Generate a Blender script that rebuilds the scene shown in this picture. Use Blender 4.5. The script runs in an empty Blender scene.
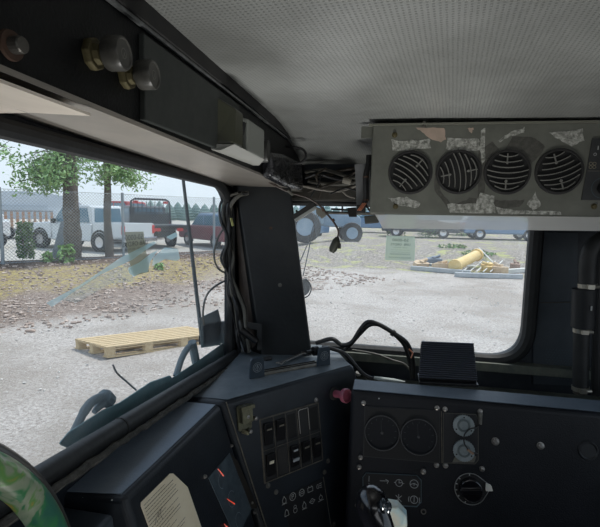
import bpy, bmesh, math, random
from mathutils import Vector, Matrix, geometry
random.seed(7)
C = bpy.context.scene.collection
V = Vector
sin, cos, rad = math.sin, math.cos, math.radians

# ------------------------------------------------------------------ camera model (metres, eye = origin, ground z = -1.75)
F = 450.0
ROLL = rad(1.2)
_x, _y = 85.0, 48.5
_xu = _x*cos(ROLL)-_y*sin(ROLL); _yu = _x*sin(ROLL)+_y*cos(ROLL)
PITCH = math.atan(_yu/F); YAW = math.atan(_xu*cos(PITCH)/F)

def ray(u, v):
    x = u-300; y = 263.5-v
    a = x*cos(ROLL)-y*sin(ROLL); b = x*sin(ROLL)+y*cos(ROLL)
    f = F*cos(PITCH)+b*sin(PITCH); up = b*cos(PITCH)-F*sin(PITCH)
    return V((a*cos(YAW)-f*sin(YAW), f*cos(YAW)+a*sin(YAW), up))

def at(u, v, X=None, Y=None, Z=None, P=None):
    d = ray(u, v)
    if P is not None:
        return d*((P[0].dot(P[1]))/d.dot(P[1]))
    t = X/d.x if X is not None else Y/d.y if Y is not None else Z/d.z
    return d*t

def camdir(u, v): return ray(u, v).normalized()

# ------------------------------------------------------------------ materials
MATS = {}
def mat(name, col, rough=.5, metal=0., n=None, bump=None, col2=None, amt=.5, spec=.5, emit=None, alpha=None, trans=0., stretch=None, coat=0.):
    """principled material; n = noise scale mixing col and col2, bump = (scale, strength)"""
    if name in MATS: return MATS[name]
    m = bpy.data.materials.new(name); m.use_nodes = True
    nt = m.node_tree; N = nt.nodes; L = nt.links
    b = N['Principled BSDF']
    b.inputs['Roughness'].default_value = rough; b.inputs['Metallic'].default_value = metal
    b.inputs['Specular IOR Level'].default_value = spec
    b.inputs['Base Color'].default_value = (*col, 1)
    b.inputs['Coat Weight'].default_value = coat
    if alpha is not None: b.inputs['Alpha'].default_value = alpha
    if emit: b.inputs['Emission Color'].default_value = (*col, 1); b.inputs['Emission Strength'].default_value = emit
    tc = N.new('ShaderNodeTexCoord'); src = tc.outputs['Object']
    if stretch:
        mp = N.new('ShaderNodeMapping'); mp.inputs['Scale'].default_value = stretch
        L.new(src, mp.inputs['Vector']); src = mp.outputs['Vector']
    if n:
        no = N.new('ShaderNodeTexNoise'); no.inputs['Scale'].default_value = n; no.inputs['Detail'].default_value = 6
        no.inputs['Roughness'].default_value = .65
        L.new(src, no.inputs['Vector'])
        r = N.new('ShaderNodeValToRGB'); r.color_ramp.elements[0].position = .5-.18*(1.01-amt)-.07; r.color_ramp.elements[1].position = .5+.3*(1.2-amt)
        r.color_ramp.elements[0].color = (*col, 1); r.color_ramp.elements[1].color = (*(col2 or [c*1.5 for c in col]), 1)
        L.new(no.outputs['Fac'], r.inputs['Fac']); L.new(r.outputs['Color'], b.inputs['Base Color'])
    if bump:
        nb = N.new('ShaderNodeTexNoise'); nb.inputs['Scale'].default_value = bump[0]; nb.inputs['Detail'].default_value = 4
        L.new(src, nb.inputs['Vector'])
        bp = N.new('ShaderNodeBump'); bp.inputs['Strength'].default_value = bump[1]; bp.inputs['Distance'].default_value = .002 if len(bump) < 3 else bump[2]
        L.new(nb.outputs['Fac'], bp.inputs['Height']); L.new(bp.outputs['Normal'], b.inputs['Normal'])
    MATS[name] = m
    return m

def film(name, col, dens, rough=.6):
    """thin see-through film: transparent mixed with a diffuse/translucent tint"""
    if name in MATS: return MATS[name]
    m = bpy.data.materials.new(name); m.use_nodes = True
    nt = m.node_tree; N = nt.nodes; L = nt.links; N.clear()
    o = N.new('ShaderNodeOutputMaterial'); t = N.new('ShaderNodeBsdfTransparent')
    d = N.new('ShaderNodeBsdfDiffuse'); d.inputs[0].default_value = (*col, 1)
    tr = N.new('ShaderNodeBsdfTranslucent'); tr.inputs[0].default_value = (*col, 1)
    m1 = N.new('ShaderNodeMixShader'); m1.inputs[0].default_value = .5
    L.new(d.outputs[0], m1.inputs[1]); L.new(tr.outputs[0], m1.inputs[2])
    m2 = N.new('ShaderNodeMixShader'); m2.inputs[0].default_value = dens
    L.new(t.outputs[0], m2.inputs[1]); L.new(m1.outputs[0], m2.inputs[2]); L.new(m2.outputs[0], o.inputs[0])
    MATS[name] = m
    return m

def glassmat(name, dust):
    m = bpy.data.materials.new(name); m.use_nodes = True
    nt = m.node_tree; N = nt.nodes; L = nt.links; N.clear()
    o = N.new('ShaderNodeOutputMaterial'); t = N.new('ShaderNodeBsdfTransparent'); t.inputs[0].default_value = (.96, .98, .98, 1)
    g = N.new('ShaderNodeBsdfGlossy'); g.inputs['Roughness'].default_value = .02; g.inputs[0].default_value = (.9, .95, 1, 1)
    m1 = N.new('ShaderNodeMixShader'); m1.inputs[0].default_value = .045
    L.new(t.outputs[0], m1.inputs[1]); L.new(g.outputs[0], m1.inputs[2])
    d = N.new('ShaderNodeBsdfTranslucent'); d.inputs[0].default_value = (.85, .92, .95, 1)
    tc = N.new('ShaderNodeTexCoord'); no = N.new('ShaderNodeTexNoise'); no.inputs['Scale'].default_value = 7; no.inputs['Detail'].default_value = 8
    L.new(tc.outputs['Object'], no.inputs['Vector'])
    mr = N.new('ShaderNodeMapRange'); mr.inputs[1].default_value = .35; mr.inputs[2].default_value = .75; mr.inputs[3].default_value = dust*.4; mr.inputs[4].default_value = dust*1.6
    L.new(no.outputs['Fac'], mr.inputs[0])
    m2 = N.new('ShaderNodeMixShader'); L.new(mr.outputs[0], m2.inputs[0])
    L.new(m1.outputs[0], m2.inputs[1]); L.new(d.outputs[0], m2.inputs[2]); L.new(m2.outputs[0], o.inputs[0])
    return m

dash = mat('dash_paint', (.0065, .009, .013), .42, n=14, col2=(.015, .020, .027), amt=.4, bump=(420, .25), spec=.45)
dashtop = mat('dash_top_sheen', (.08, .11, .145), .55, n=9, col2=(.13, .16, .20), amt=.5, bump=(380, .3), spec=.7)  # sky sheen put into a lighter copy of the dash colour
black = mat('black_plastic', (.006, .006, .007), .35, spec=.5)
blackm = mat('matt_black', (.008, .008, .009), .75, n=30, col2=(.02, .019, .017))
gloss = mat('gloss_black', (.004, .004, .006), .22, coat=.6)
rubber = mat('black_rubber', (.010, .011, .012), .55, n=25, col2=(.022, .023, .024), bump=(90, .3))
rubberd = mat('dusty_rubber', (.035, .034, .03), .9, n=60, col2=(.09, .085, .075), bump=(120, 1., .004))
steel = mat('steel', (.36, .355, .34), .38, metal=.9, n=200, col2=(.25, .22, .2))
dull = mat('dull_steel', (.16, .155, .14), .5, metal=.7, n=60, col2=(.09, .08, .07))
brass = mat('tarnished_brass', (.11, .095, .045), .6, metal=.5, n=150, col2=(.07, .055, .025))
rust = mat('rusty_steel', (.085, .045, .028), .8, n=120, col2=(.05, .03, .02))
copper = mat('copper', (.75, .32, .2), .35, metal=.8)
white = mat('white_print', (.42, .43, .42), .6)
dimp = mat('grey_print', (.17, .175, .17), .6)
tanl = mat('worn_edge', (.13, .115, .09), .6, n=80, col2=(.05, .044, .036))
heat = mat('heater_paint', (.085, .088, .073), .55, metal=.15, n=16, col2=(.145, .147, .125), amt=.3, bump=(60, .3))
glue = mat('adhesive_residue', (.115, .118, .10), .4, n=130, col2=(.46, .46, .42), amt=.7, bump=(300, 1.))
beige = mat('worn_primer', (.40, .30, .24), .6, n=60, col2=(.30, .24, .19))
cableb = mat('cable_black', (.009, .009, .010), .4)
cableg = mat('cable_grey', (.10, .095, .08), .6)
wood = mat('pallet_wood', (.50, .37, .21), .8, n=22, col2=(.62, .49, .30), stretch=(1, 1, 1))
bark = mat('bark', (.10, .08, .065), .95, n=9, col2=(.24, .20, .165), bump=(25, 1., .03))
leaf = mat('fresh_leaf', (.17, .33, .11), .6, n=3, col2=(.36, .52, .22), trans=.3)
leafd = mat('dark_leaf', (.07, .16, .05), .7, n=3, col2=(.18, .30, .10))  # darker, duller leaf green
galv = mat('galvanised_wire', (.36, .40, .42), .5, metal=.3)
wpaint = mat('white_car_paint', (.66, .70, .72), .3, coat=.3)
kpaint = mat('black_car_paint', (.035, .045, .06), .3, coat=.3)
rpaint = mat('red_car_paint', (.40, .035, .04), .35, coat=.3)
bpaint = mat('blue_car_paint', (.12, .22, .36), .35, coat=.3)
tyre = mat('tyre', (.03, .03, .032), .8)
carglass = mat('car_glass', (.10, .20, .27), .15, coat=.5)
chrome = mat('chrome', (.55, .56, .58), .25, metal=.9)
redl = mat('red_tail_light', (.6, .03, .03), .3)
tarp = mat('grey_tarp', (.19, .22, .25), .7, n=8, col2=(.28, .31, .34))

# ------------------------------------------------------------------ mesh helpers
def fr(o, x, y, z):
    return Matrix(((x.x, y.x, z.x, o.x), (x.y, y.y, z.y, o.y), (x.z, y.z, z.z, o.z), (0, 0, 0, 1)))

def frame(p, n, up=None, spin=0):
    z = n.normalized(); u = up or V((0, 0, 1))
    x = u.cross(z).normalized(); y = z.cross(x)
    m = fr(p, x, y, z)
    return m @ Matrix.Rotation(spin, 4, 'Z') if spin else m

class MB:
    def __init__(s, M=None): s.bm = bmesh.new(); s.M = M or Matrix()
    def _v(s, p): return s.bm.verts.new(s.M @ V(p))
    def face(s, pts, flip=False):
        vs = [s._v(p) for p in pts]
        if flip: vs.reverse()
        s.bm.faces.new(vs); return s
    def hexa(s, b, t):
        """solid between two matching polygons"""
        vb = [s._v(p) for p in b]; vt = [s._v(p) for p in t]; n = len(vb)
        s.bm.faces.new(vb[::-1]); s.bm.faces.new(vt)
        for i in range(n):
            s.bm.faces.new((vb[i], vb[(i+1) % n], vt[(i+1) % n], vt[i]))
        return s
    def box(s, c, d, R=None):
        x, y, z = [q/2 for q in d]; c = V(c); R = R or Matrix()
        q = lambda a, b, e: c + (R @ V((a, b, e)))
        return s.hexa([q(-x, -y, -z), q(x, -y, -z), q(x, y, -z), q(-x, y, -z)], [q(-x, -y, z), q(x, -y, z), q(x, y, z), q(-x, y, z)])
    def prism(s, poly, z0, z1):
        a = sum(poly[i][0]*poly[(i+1) % len(poly)][1]-poly[(i+1) % len(poly)][0]*poly[i][1] for i in range(len(poly)))
        if a < 0: poly = poly[::-1]
        return s.hexa([(p[0], p[1], z0) for p in poly], [(p[0], p[1], z1) for p in poly])
    def tube(s, path, r, seg=8, cap=True):
        path = [V(p) for p in path]; n = len(path)
        rr = r if isinstance(r, (list, tuple)) else [r]*n
        rings = []; prev = None
        for i, p in enumerate(path):
            t = (path[min(i+1, n-1)]-path[max(i-1, 0)])
            t = t.normalized() if t.length > 1e-9 else V((0, 0, 1))
            if prev is None:
                a = V((0, 0, 1)) if abs(t.z) < .9 else V((1, 0, 0)); x = t.cross(a).normalized()
            else:
                x = (prev - t*prev.dot(t)); x = x.normalized() if x.length > 1e-6 else t.orthogonal().normalized()
            prev = x; y = t.cross(x)
            rings.append([s._v(p+(x*cos(2*math.pi*k/seg)+y*sin(2*math.pi*k/seg))*rr[i]) for k in range(seg)])
        for i in range(n-1):
            for k in range(seg):
                s.bm.faces.new((rings[i][k], rings[i][(k+1) % seg], rings[i+1][(k+1) % seg], rings[i+1][k]))
        if cap: s.bm.faces.new(rings[0][::-1]); s.bm.faces.new(rings[-1])
        return s
    def cyl(s, a, b, r0, r1=None, seg=20): return s.tube([a, b], [r0, r0 if r1 is None else r1], seg)
    def lathe(s, prof, seg=28, M=None):
        """profile (r, z) turned about local z"""
        M = M or Matrix(); rings = []
        for r, z in prof:
            rings.append([s._v(M @ V((r*cos(2*math.pi*k/seg), r*sin(2*math.pi*k/seg), z))) for k in range(seg)] if r > 1e-7 else [s._v(M @ V((0, 0, z)))])
        for i in range(len(rings)-1):
            a, b = rings[i], rings[i+1]
            for k in range(seg):
                f = [a[k % len(a)], a[(k+1) % len(a)], b[(k+1) % len(b)], b[k % len(b)]]
                u = []
                for q in f:
                    if q not in u: u.append(q)
                if len(u) > 2: s.bm.faces.new(u)
        return s
    def torus(s, c, R, r, M=None, seg=36, sub=8, a0=0, a1=2*math.pi):
        M = M or Matrix(); full = abs(a1-a0-2*math.pi) < 1e-6
        pts = [M @ V((c[0]+R*cos(a0+(a1-a0)*k/seg), c[1]+R*sin(a0+(a1-a0)*k/seg), c[2])) for k in range(seg+1)]
        return s.tube(pts, r, sub, cap=not full)
    def strokes(s, lines, w, z=.0004):
        for ln in lines:
            for a, b in zip(ln[:-1], ln[1:]):
                a, b = V((*a, z)), V((*b, z)); d = (b-a)
                if d.length < 1e-9: continue
                d.normalize(); p = V((-d.y, d.x, 0))*w/2; e = d*w*.3
                s.face([a-e-p, b+e-p, b+e+p, a-e+p])
        return s
    def rounded(s, w, h, r, z0, z1, c=(0, 0), seg=5):
        return s.prism(rr(w, h, r, c, seg), z0, z1)

def rr(w, h, r, c=(0, 0), seg=5):
    P = []
    for sx, sy, a in ((1, 1, 0), (-1, 1, 90), (-1, -1, 180), (1, -1, 270)):
        for k in range(seg+1):
            t = rad(a+90*k/seg); P.append((c[0]+sx*(w/2-r)+r*cos(t), c[1]+sy*(h/2-r)+r*sin(t)))
    return P

def circ(cx, cy, r, n=16, a0=0, a1=360): return [(cx+r*cos(rad(a0+(a1-a0)*k/n)), cy+r*sin(rad(a0+(a1-a0)*k/n))) for k in range(n+1)]

def smoothp(pts, n=8):
    """Catmull-Rom through points"""
    P = [V(p) for p in pts]; P = [P[0]*2-P[1]]+P+[P[-1]*2-P[-2]]; out = []
    for i in range(1, len(P)-2):
        for k in range(n):
            t = k/n
            out.append(.5*((2*P[i])+(-P[i-1]+P[i+1])*t+(2*P[i-1]-5*P[i]+4*P[i+1]-P[i+2])*t*t+(-P[i-1]+3*P[i]-3*P[i+1]+P[i+2])*t**3))
    out.append(P[-2]); return out

WM = {}
def obj(name, mb, m, parent=None, smooth=False, bevel=0, angle=35, seg=2):
    """link one mesh; vertices were given in world space (origin is moved to the thing's base or the mesh centre)"""
    bm = mb.bm if isinstance(mb, MB) else mb
    bmesh.ops.recalc_face_normals(bm, faces=bm.faces)
    if parent is None:
        xs = [v.co for v in bm.verts]
        o0 = V((sum(v.x for v in xs)/len(xs), sum(v.y for v in xs)/len(xs), min(v.z for v in xs)))
        W = Matrix.Translation(o0)
    else:
        W = WM[parent.name]
    bmesh.ops.transform(bm, matrix=W.inverted(), verts=bm.verts)
    me = bpy.data.meshes.new(name); bm.to_mesh(me); bm.free()
    if smooth:
        for p in me.polygons: p.use_smooth = True
        try: me.set_sharp_from_angle(angle=rad(angle))
        except Exception: pass
    ms = m if isinstance(m, (list, tuple)) else [m]
    for q in ms: me.materials.append(q)
    o = bpy.data.objects.new(name, me); C.objects.link(o)
    if parent is None: o.matrix_world = W
    else: o.parent = parent
    WM[o.name] = W
    if bevel:
        b = o.modifiers.new('bevel', 'BEVEL'); b.width = bevel; b.segments = seg; b.limit_method = 'ANGLE'; b.angle_limit = rad(40)
    return o

def tag(o, label, cat, group=None, kind=None):
    o['label'] = label; o['category'] = cat
    if group: o['group'] = group
    if kind: o['kind'] = kind
    return o

def thing(name, label, cat, M, group=None):
    o = bpy.data.objects.new(name, None); C.objects.link(o); o.empty_display_size = .02
    if not isinstance(M, Matrix): M = Matrix.Translation(V(M))
    o.matrix_world = M; WM[o.name] = M.copy()
    return tag(o, label, cat, group)

def struct(name, mb, m, **k):
    o = obj(name, mb, m, **k); o['kind'] = 'structure'; return o

def dup(root, M, label=None):
    r = root.copy(); C.objects.link(r); r.matrix_world = M; WM[r.name] = M.copy()
    if label: r['label'] = label
    for ch in list(root.children):
        c = ch.copy(); C.objects.link(c); c.parent = r; WM[c.name] = M.copy()
        for g in ch.children:
            d = g.copy(); C.objects.link(d); d.parent = c
    return r

def text(name, s, M, size, m, parent=None, sx=1., align='CENTER', mirror=False):
    cu = bpy.data.curves.new('t', 'FONT'); cu.body = s; cu.size = size; cu.align_x = align; cu.align_y = 'CENTER'; cu.resolution_u = 2
    o = bpy.data.objects.new('t', cu); me = bpy.data.meshes.new_from_object(o)
    bm = bmesh.new(); bm.from_mesh(me); bpy.data.objects.remove(o); bpy.data.meshes.remove(me)
    bmesh.ops.transform(bm, matrix=M @ Matrix.Diagonal((-sx if mirror else sx, 1, 1, 1)), verts=bm.verts)
    return obj(name, bm, m, parent)

def hole_panel(outer, hole, to3d, thick):
    """flat panel with a hole, given thickness along `thick`"""
    mb = MB(); n0 = len(outer); allp = [to3d(*p) for p in outer]+[to3d(*p) for p in hole]
    tri = geometry.tessellate_polygon([[V((*p, 0)) for p in outer], [V((*p, 0)) for p in hole]])
    for off in (V((0, 0, 0)), V(thick)):
        vs = [mb._v(p+off) for p in allp]
        for t in tri:
            try: mb.bm.faces.new([vs[i] for i in t])
            except ValueError: pass
    nv = len(allp); mb.bm.verts.ensure_lookup_table(); vv = mb.bm.verts
    for lo, hi in ((0, n0), (n0, nv)):
        for i in range(lo, hi):
            j = i+1 if i+1 < hi else lo
            mb.bm.faces.new((vv[i], vv[j], vv[j+nv], vv[i+nv]))
    return mb

def roundpoly(pts, r, seg=6):
    out = []; n = len(pts)
    for i in range(n):
        p = V(pts[i]); a = (V(pts[i-1])-p); b = (V(pts[(i+1) % n])-p)
        ri = r[i] if isinstance(r, (list, tuple)) else r
        ri = min(ri, a.length*.45, b.length*.45)
        s = p+a.normalized()*ri; e = p+b.normalized()*ri
        for k in range(seg+1):
            t = k/seg; out.append(tuple((1-t)**2*s+2*t*(1-t)*p+t*t*e))
    return out

# ------------------------------------------------------------------ planes of the cab
XF, XW, YW = -.2227, -.385, 1.25
ZC, ZD = -.36, -.38
EL = V((-.307, .480, ZC)); EM = V((-.289, .777, ZC)); ER = V((-.059, 1.052, ZC))
nL = V((cos(rad(17)), -.055, sin(rad(17)))).normalized(); PL = (EM, nL)
cf = at(262, 527, P=PL)
nC = (ER-EM).cross(cf-EM).normalized()
if nC.dot(EM) > 0: nC = -nC
PC = (EM, nC)
nR = V((0, -cos(rad(12)), sin(rad(12)))); PR = (V((0, .945, ZD)), nR)
PH = (V((0, .9, 0)), V((0, -1, 0)))
PF = (V((XF, 0, 0)), V((1, 0, 0)))

def on(u, v, P, spin=0): return frame(at(u, v, P=P), P[1], spin=spin)

def bolt(parent, M, r=.0045, h=.004, name='bolt', m=None, hexa=True):
    r *= .86; mb = MB(M); mb.lathe([(0, 0), (r*1.45, 0), (r*1.45, h*.3), (r*1.05, h*.35)], 16)
    mb.lathe([(r, h*.3), (r, h), (r*.75, h*1.15), (0, h*1.15)], 6 if hexa else 16)
    return obj(name, mb, m or steel, parent, smooth=not hexa)

exec_order = []
# ================================================================== SETTING
# ceiling: perforated headliner sheet
def ceiling():
    m = mat('headliner', (.15, .155, .15), .36, spec=.7)
    N = m.node_tree.nodes; L = m.node_tree.links; b = N['Principled BSDF']
    tc = N.new('ShaderNodeTexCoord')
    mp = N.new('ShaderNodeMapping'); mp.inputs['Rotation'].default_value = (0, 0, rad(8)); mp.inputs['Scale'].default_value = (190, 190, 190)
    L.new(tc.outputs['Object'], mp.inputs[0])
    fx = N.new('ShaderNodeVectorMath'); fx.operation = 'FRACTION'; L.new(mp.outputs[0], fx.inputs[0])
    sb = N.new('ShaderNodeVectorMath'); sb.operation = 'SUBTRACT'; sb.inputs[1].default_value = (.5, .5, .5); L.new(fx.outputs[0], sb.inputs[0])
    mu = N.new('ShaderNodeVectorMath'); mu.operation = 'MULTIPLY'; mu.inputs[1].default_value = (1, 1, 0); L.new(sb.outputs[0], mu.inputs[0])
    ln = N.new('ShaderNodeVectorMath'); ln.operation = 'LENGTH'; L.new(mu.outputs[0], ln.inputs[0])
    mr = N.new('ShaderNodeMapRange'); mr.inputs[1].default_value = .18; mr.inputs[2].default_value = .30; L.new(ln.outputs['Value'], mr.inputs[0])
    no = N.new('ShaderNodeTexNoise'); no.inputs['Scale'].default_value = 5; no.inputs['Detail'].default_value = 7; L.new(tc.outputs['Object'], no.inputs[0])
    r = N.new('ShaderNodeValToRGB'); r.color_ramp.elements[0].position = .35; r.color_ramp.elements[1].position = .7
    r.color_ramp.elements[0].color = (.135, .138, .13, 1); r.color_ramp.elements[1].color = (.235, .24, .23, 1); L.new(no.outputs['Fac'], r.inputs[0])
    mx = N.new('ShaderNodeMix'); mx.data_type = 'RGBA'; mx.blend_type = 'MULTIPLY'; mx.inputs[0].default_value = 1
    cr = N.new('ShaderNodeValToRGB'); cr.color_ramp.elements[0].color = (.58, .58, .58, 1); L.new(mr.outputs[0], cr.inputs[0])
    L.new(r.outputs[0], mx.inputs[6]); L.new(cr.outputs[0], mx.inputs[7]); L.new(mx.outputs[2], b.inputs['Base Color'])
    n2 = N.new('ShaderNodeTexNoise'); n2.inputs['Scale'].default_value = 22; n2.inputs['Detail'].default_value = 5; L.new(tc.outputs['Object'], n2.inputs[0])
    ad = N.new('ShaderNodeMath'); ad.operation = 'MULTIPLY_ADD'; ad.inputs[1].default_value = .06; L.new(mr.outputs[0], ad.inputs[0]); L.new(n2.outputs['Fac'], ad.inputs[2])
    bp = N.new('ShaderNodeBump'); bp.inputs['Strength'].default_value = .55; bp.inputs['Distance'].default_value = .0035
    L.new(ad.outputs[0], bp.inputs['Height']); L.new(bp.outputs[0], b.inputs['Normal'])
    mb = MB(); nx, ny = 40, 48; g = []
    for j in range(ny+1):
        y = -.6+j/ny*1.8; row = []
        for i in range(nx+1):
            x = XF+i/nx*1.1
            z = .183
            if y > .85: z -= .055*((y-.85)/.35)**1.6
            z -= .004*sin(x*9+y*5)*(.5 if i else 0)
            if y > 1.0: x = max(x, XF+(y-1.0)*-.05)
            row.append(mb._v((x, y, z)))
        g.append(row)
    top = [[mb._v(v.co+V((0, 0, .03))) for v in row] for row in g]
    for j in range(ny):
        for i in range(nx):
            mb.bm.faces.new((g[j][i], g[j][i+1], g[j+1][i+1], g[j+1][i]))
            mb.bm.faces.new((top[j][i], top[j+1][i], top[j+1][i+1], top[j][i+1]))
    for i in range(nx):
        mb.bm.faces.new((g[0][i], g[0][i+1], top[0][i+1], top[0][i])); mb.bm.faces.new((g[ny][i], g[ny][i+1], top[ny][i+1], top[ny][i]))
    for j in range(ny):
        mb.bm.faces.new((g[j][0], g[j+1][0], top[j+1][0], top[j][0])); mb.bm.faces.new((g[j][nx], g[j+1][nx], top[j+1][nx], top[j][nx]))
    struct('ceiling', mb, m, smooth=True)
    # roof skin above
    mb = MB(); mb.box((.25, .3, .26), (1.4, 2.1, .02)); struct('trim_1', mb, blackm)
ceiling()

# left wall with the windshield opening
bl = at(30, 482, X=XW); br = at(236, 357, X=XW)
slope = (br.z-bl.z)/(br.y-bl.y)
zb = lambda y: bl.z+slope*(y-bl.y)
hole = roundpoly([(-.45, zb(-.45)), (1.085, zb(1.085)), (1.085, .062), (-.45, .098)], [.06, .03, .12, .08], 8)
outer = [(-.6, -1.15), (1.25, -1.15), (1.25, .25), (-.6, .25)]
mb = hole_panel(outer, hole, lambda y, z: V((XW, y, z)), (-.012, 0, 0)); struct('wall_left', mb, dash)
mb = MB(); P3 = [V((XW+.006, y, z)) for y, z in hole]; mb.tube(P3+[P3[0]], .011, 10); 
w1 = struct('window_1', mb, rubber, smooth=True)
glass = glassmat('windshield_glass', .035)
mb = MB(); mb.face([(XW-.004, y, z) for y, z in hole]); p = obj('pane', mb, glass, w1)

# front wall (behind heater) with window
wl, wr_, wt, wb = -.325, at(524, 300, Y=YW).x, .024, -.367
hole2 = roundpoly([(wl, wb), (wr_, wb), (wr_, wt), (wl, wt)], [.08, .085, .05, .07], 8)
mb = hole_panel([(-.385, -1.15), (.80, -1.15), (.80, .25), (-.385, .25)], hole2, lambda x, z: V((x, YW, z)), (0, .012, 0))
struct('wall_front', mb, mat('cab_wall', (.013, .018, .026), .5, n=12, col2=(.03, .037, .046), bump=(300, .3)))
mb = MB(); P3 = [V((x, YW-.004, z)) for x, z in roundpoly([(wl-.014, wb-.014), (wr_+.016, wb-.014), (wr_+.016, wt+.014), (wl-.014, wt+.014)], [.08, .095, .06, .08], 8)]
mb.tube(P3+[P3[0]], .018, 10); w2 = struct('window_2', mb, rubber, smooth=True)
glass2 = glassmat('window_glass', .09)
mb = MB(); mb.face([(x, YW+.006, z) for x, z in hole2]); obj('pane', mb, glass2, w2)

# right wall with door window, floor of the cab
hole3 = roundpoly([(-.45, -.45), (.95, -.45), (.95, .08), (-.45, .08)], .08, 6)
mb = hole_panel([(-.6, -1.15), (1.25, -1.15), (1.25, .25), (-.6, .25)], hole3, lambda y, z: V((.80, y, z)), (.012, 0, 0)); struct('wall_right', mb, dash)
mb = MB(); P3 = [V((.797, y, z)) for y, z in hole3]; mb.tube(P3+[P3[0]], .016, 8); w3 = struct('window_3', mb, rubber, smooth=True)
mb = MB(); mb.face([(.803, y, z) for y, z in hole3]); obj('pane', mb, glass, w3)
mb = MB(); mb.box((.2, -.61, -.45), (1.22, .02, 1.42)); struct('wall_back_added', mb, blackm)  # unseen wall without windows, added to darken the inner faces
mb = MB(); mb.box((.2, .32, -1.17), (1.2, 1.86, .03)); struct('floor', mb, blackm)

# left header: dark fascia + pale underside
mb = MB(); mb.hexa([(XF, -.6, .0985), (XF, 1.235, .0585), (XF-.004, 1.235, .0585), (XF-.004, -.6, .0985)], [(XF, -.6, .186), (XF, 1.235, .186), (XF-.004, 1.235, .186), (XF-.004, -.6, .186)])
struct('trim_2', mb, mat('fascia_paint', (.003, .0034, .004), .5, n=20, col2=(.008, .0085, .0085), bump=(350, .3), spec=.25))
und = mat('brushed_underside', (.40, .36, .31), .36, metal=.35, n=3.5, col2=(.15, .145, .14), stretch=(1.2, .8, 5), amt=.3, bump=(30, .3))
mb = MB(); mb.hexa([(XF+.001, -.6, .096), (XF+.001, 1.235, .056), (XW+.003, 1.235, .056), (XW+.003, -.6, .143)], [(XF+.001, -.6, .100), (XF+.001, 1.235, .060), (XW+.003, 1.235, .062), (XW+.003, -.6, .149)])
struct('trim_3', mb, und)
zu = lambda x, y: (.096-.0218*(y+.6))+(.047-.0256*(y+.6))*((XF-x)/(XF-XW))
q = [(XF+.001, -.55), (XF+.001, .315), (-.30, .345), (XW+.004, .385), (XW+.004, -.55)]
mb = MB(); mb.hexa([(x, y, zu(x, y)-.0062) for x, y in q], [(x, y, zu(x, y)-.0040) for x, y in q]); struct('trim_10', mb, mat('cream_sheet', (.80, .72, .62), .6, n=9, col2=(.62, .55, .47)))
mb = MB(); mb.box((XF+.0035, .33, .1635), (.004, 1.86, .003)); struct('trim_4', mb, mat('aluminium_edge', (.33, .35, .35), .35, metal=.7, n=40, col2=(.10, .10, .10)))
mb = MB(); mb.box((XF+.004, .33, .1745), (.008, 1.86, .017)); struct('trim_5', mb, blackm)
# cover plate on the fascia
a, b_, c_, d_ = at(143, 92, X=XF+.004), at(213, 146, X=XF+.004), at(213, 84, X=XF+.004), at(150, 36, X=XF+.004)
y0, y1 = a.y, b_.y+.10
mb = MB(); mb.box((XF+.003, (y0+y1)/2, .1185), (.006, y1-y0, .075))
t = thing('cover_plate', 'dark grey green rectangular cover plate on the black fascia above the windshield', 'cover plate', (XF, y0, .08))
obj('plate', mb, mat('cover_grey', (.020, .024, .022), .6, n=80, col2=(.032, .036, .033)), t, bevel=.001)

# pillar in the front-left corner
PB = .0
A0, A1 = at(262, 357, Y=1.075), at(313, 347, Y=1.10); A0.z = A1.z = ZC-.01
T0, T1 = at(235, 192, Y=1.075), at(290, 192, Y=1.10); T0.z = T1.z = .075
B0 = at(240, 352, Y=1.13); B0.z = ZC-.01; B1 = at(224, 192, Y=1.15); B1.z = .075
mb = MB(); mb.hexa([A0, A1, V((A1.x*1.245/A1.y-.012, 1.245, ZC-.01)), V((-.372, 1.245, ZC-.01)), B0], [T0, T1, V((T1.x*1.245/T1.y-.012, 1.245, .075)), V((-.372, 1.245, .075)), B1])
pm = mat('pillar_paint', (.006, .008, .010), .42, n=11, col2=(.016, .018, .019), bump=(90, .25))
pil = struct('trim_6', mb, pm, bevel=.004)
# tan strip on pillar side, the light on it put into its colour
q0, q1 = at(240, 352, Y=1.128), at(255, 352, Y=1.07); q2, q3 = at(241, 250, Y=1.075), at(234, 240, Y=1.128)
pn = V((0, -1, 0))
NB = (A0-B0).cross(T0-A0).normalized()
if NB.dot(A0) > 0: NB = -NB
PPB = (A0+NB*.0015, NB)
mb = MB(); mb.face([at(u, v, P=PPB) for u, v in ((250, 350), (256, 345), (243, 250), (237, 205), (236, 225), (240, 300))])
obj('lit_edge', mb, mat('lit_strip_tan', (.16, .13, .11), .6, n=20, col2=(.07, .06, .055)), pil)
PPA = (A0, (A1-A0).cross(T0-A0).normalized()*(1 if (A1-A0).cross(T0-A0).y < 0 else -1))
for (u, v, rm) in ((271, 228, rust), (280, 285, dull)):
    bolt(pil, on(u, v, PPA), .0042, .002, m=rm, hexa=False, name='screw')
for (u, v) in ((251, 226), (250, 233), (257, 233)): mb = MB(on(u, v, PPA)); mb.lathe([(0, .0003), (.0028, .0003), (.0028, 0)], 12); obj('drill_hole', mb, black, pil)

# wall above and below the front window: header rail and ledge
mb = MB(); mb.hexa([(-.06, 1.02, -.50), (.79, 1.02, -.50), (.79, 1.245, -.50), (-.06, 1.245, -.50)], [(-.06, 1.02, -.47), (.79, 1.02, -.47), (.79, 1.245, -.455), (-.06, 1.245, -.455)]); mb.box((.21, 1.232, -.392), (1.16, .03, .022)); struct('trim_7', mb, mat('ledge', (.085, .10, .09), .8, n=30, col2=(.17, .175, .14), bump=(60, .5)))
mb = MB(); mb.box((.0, 1.225, .055), (.62, .04, .042)); struct('trim_8', mb, mat('rail', (.035, .034, .03), .7, n=18, col2=(.08, .07, .055)), bevel=.006)

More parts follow.
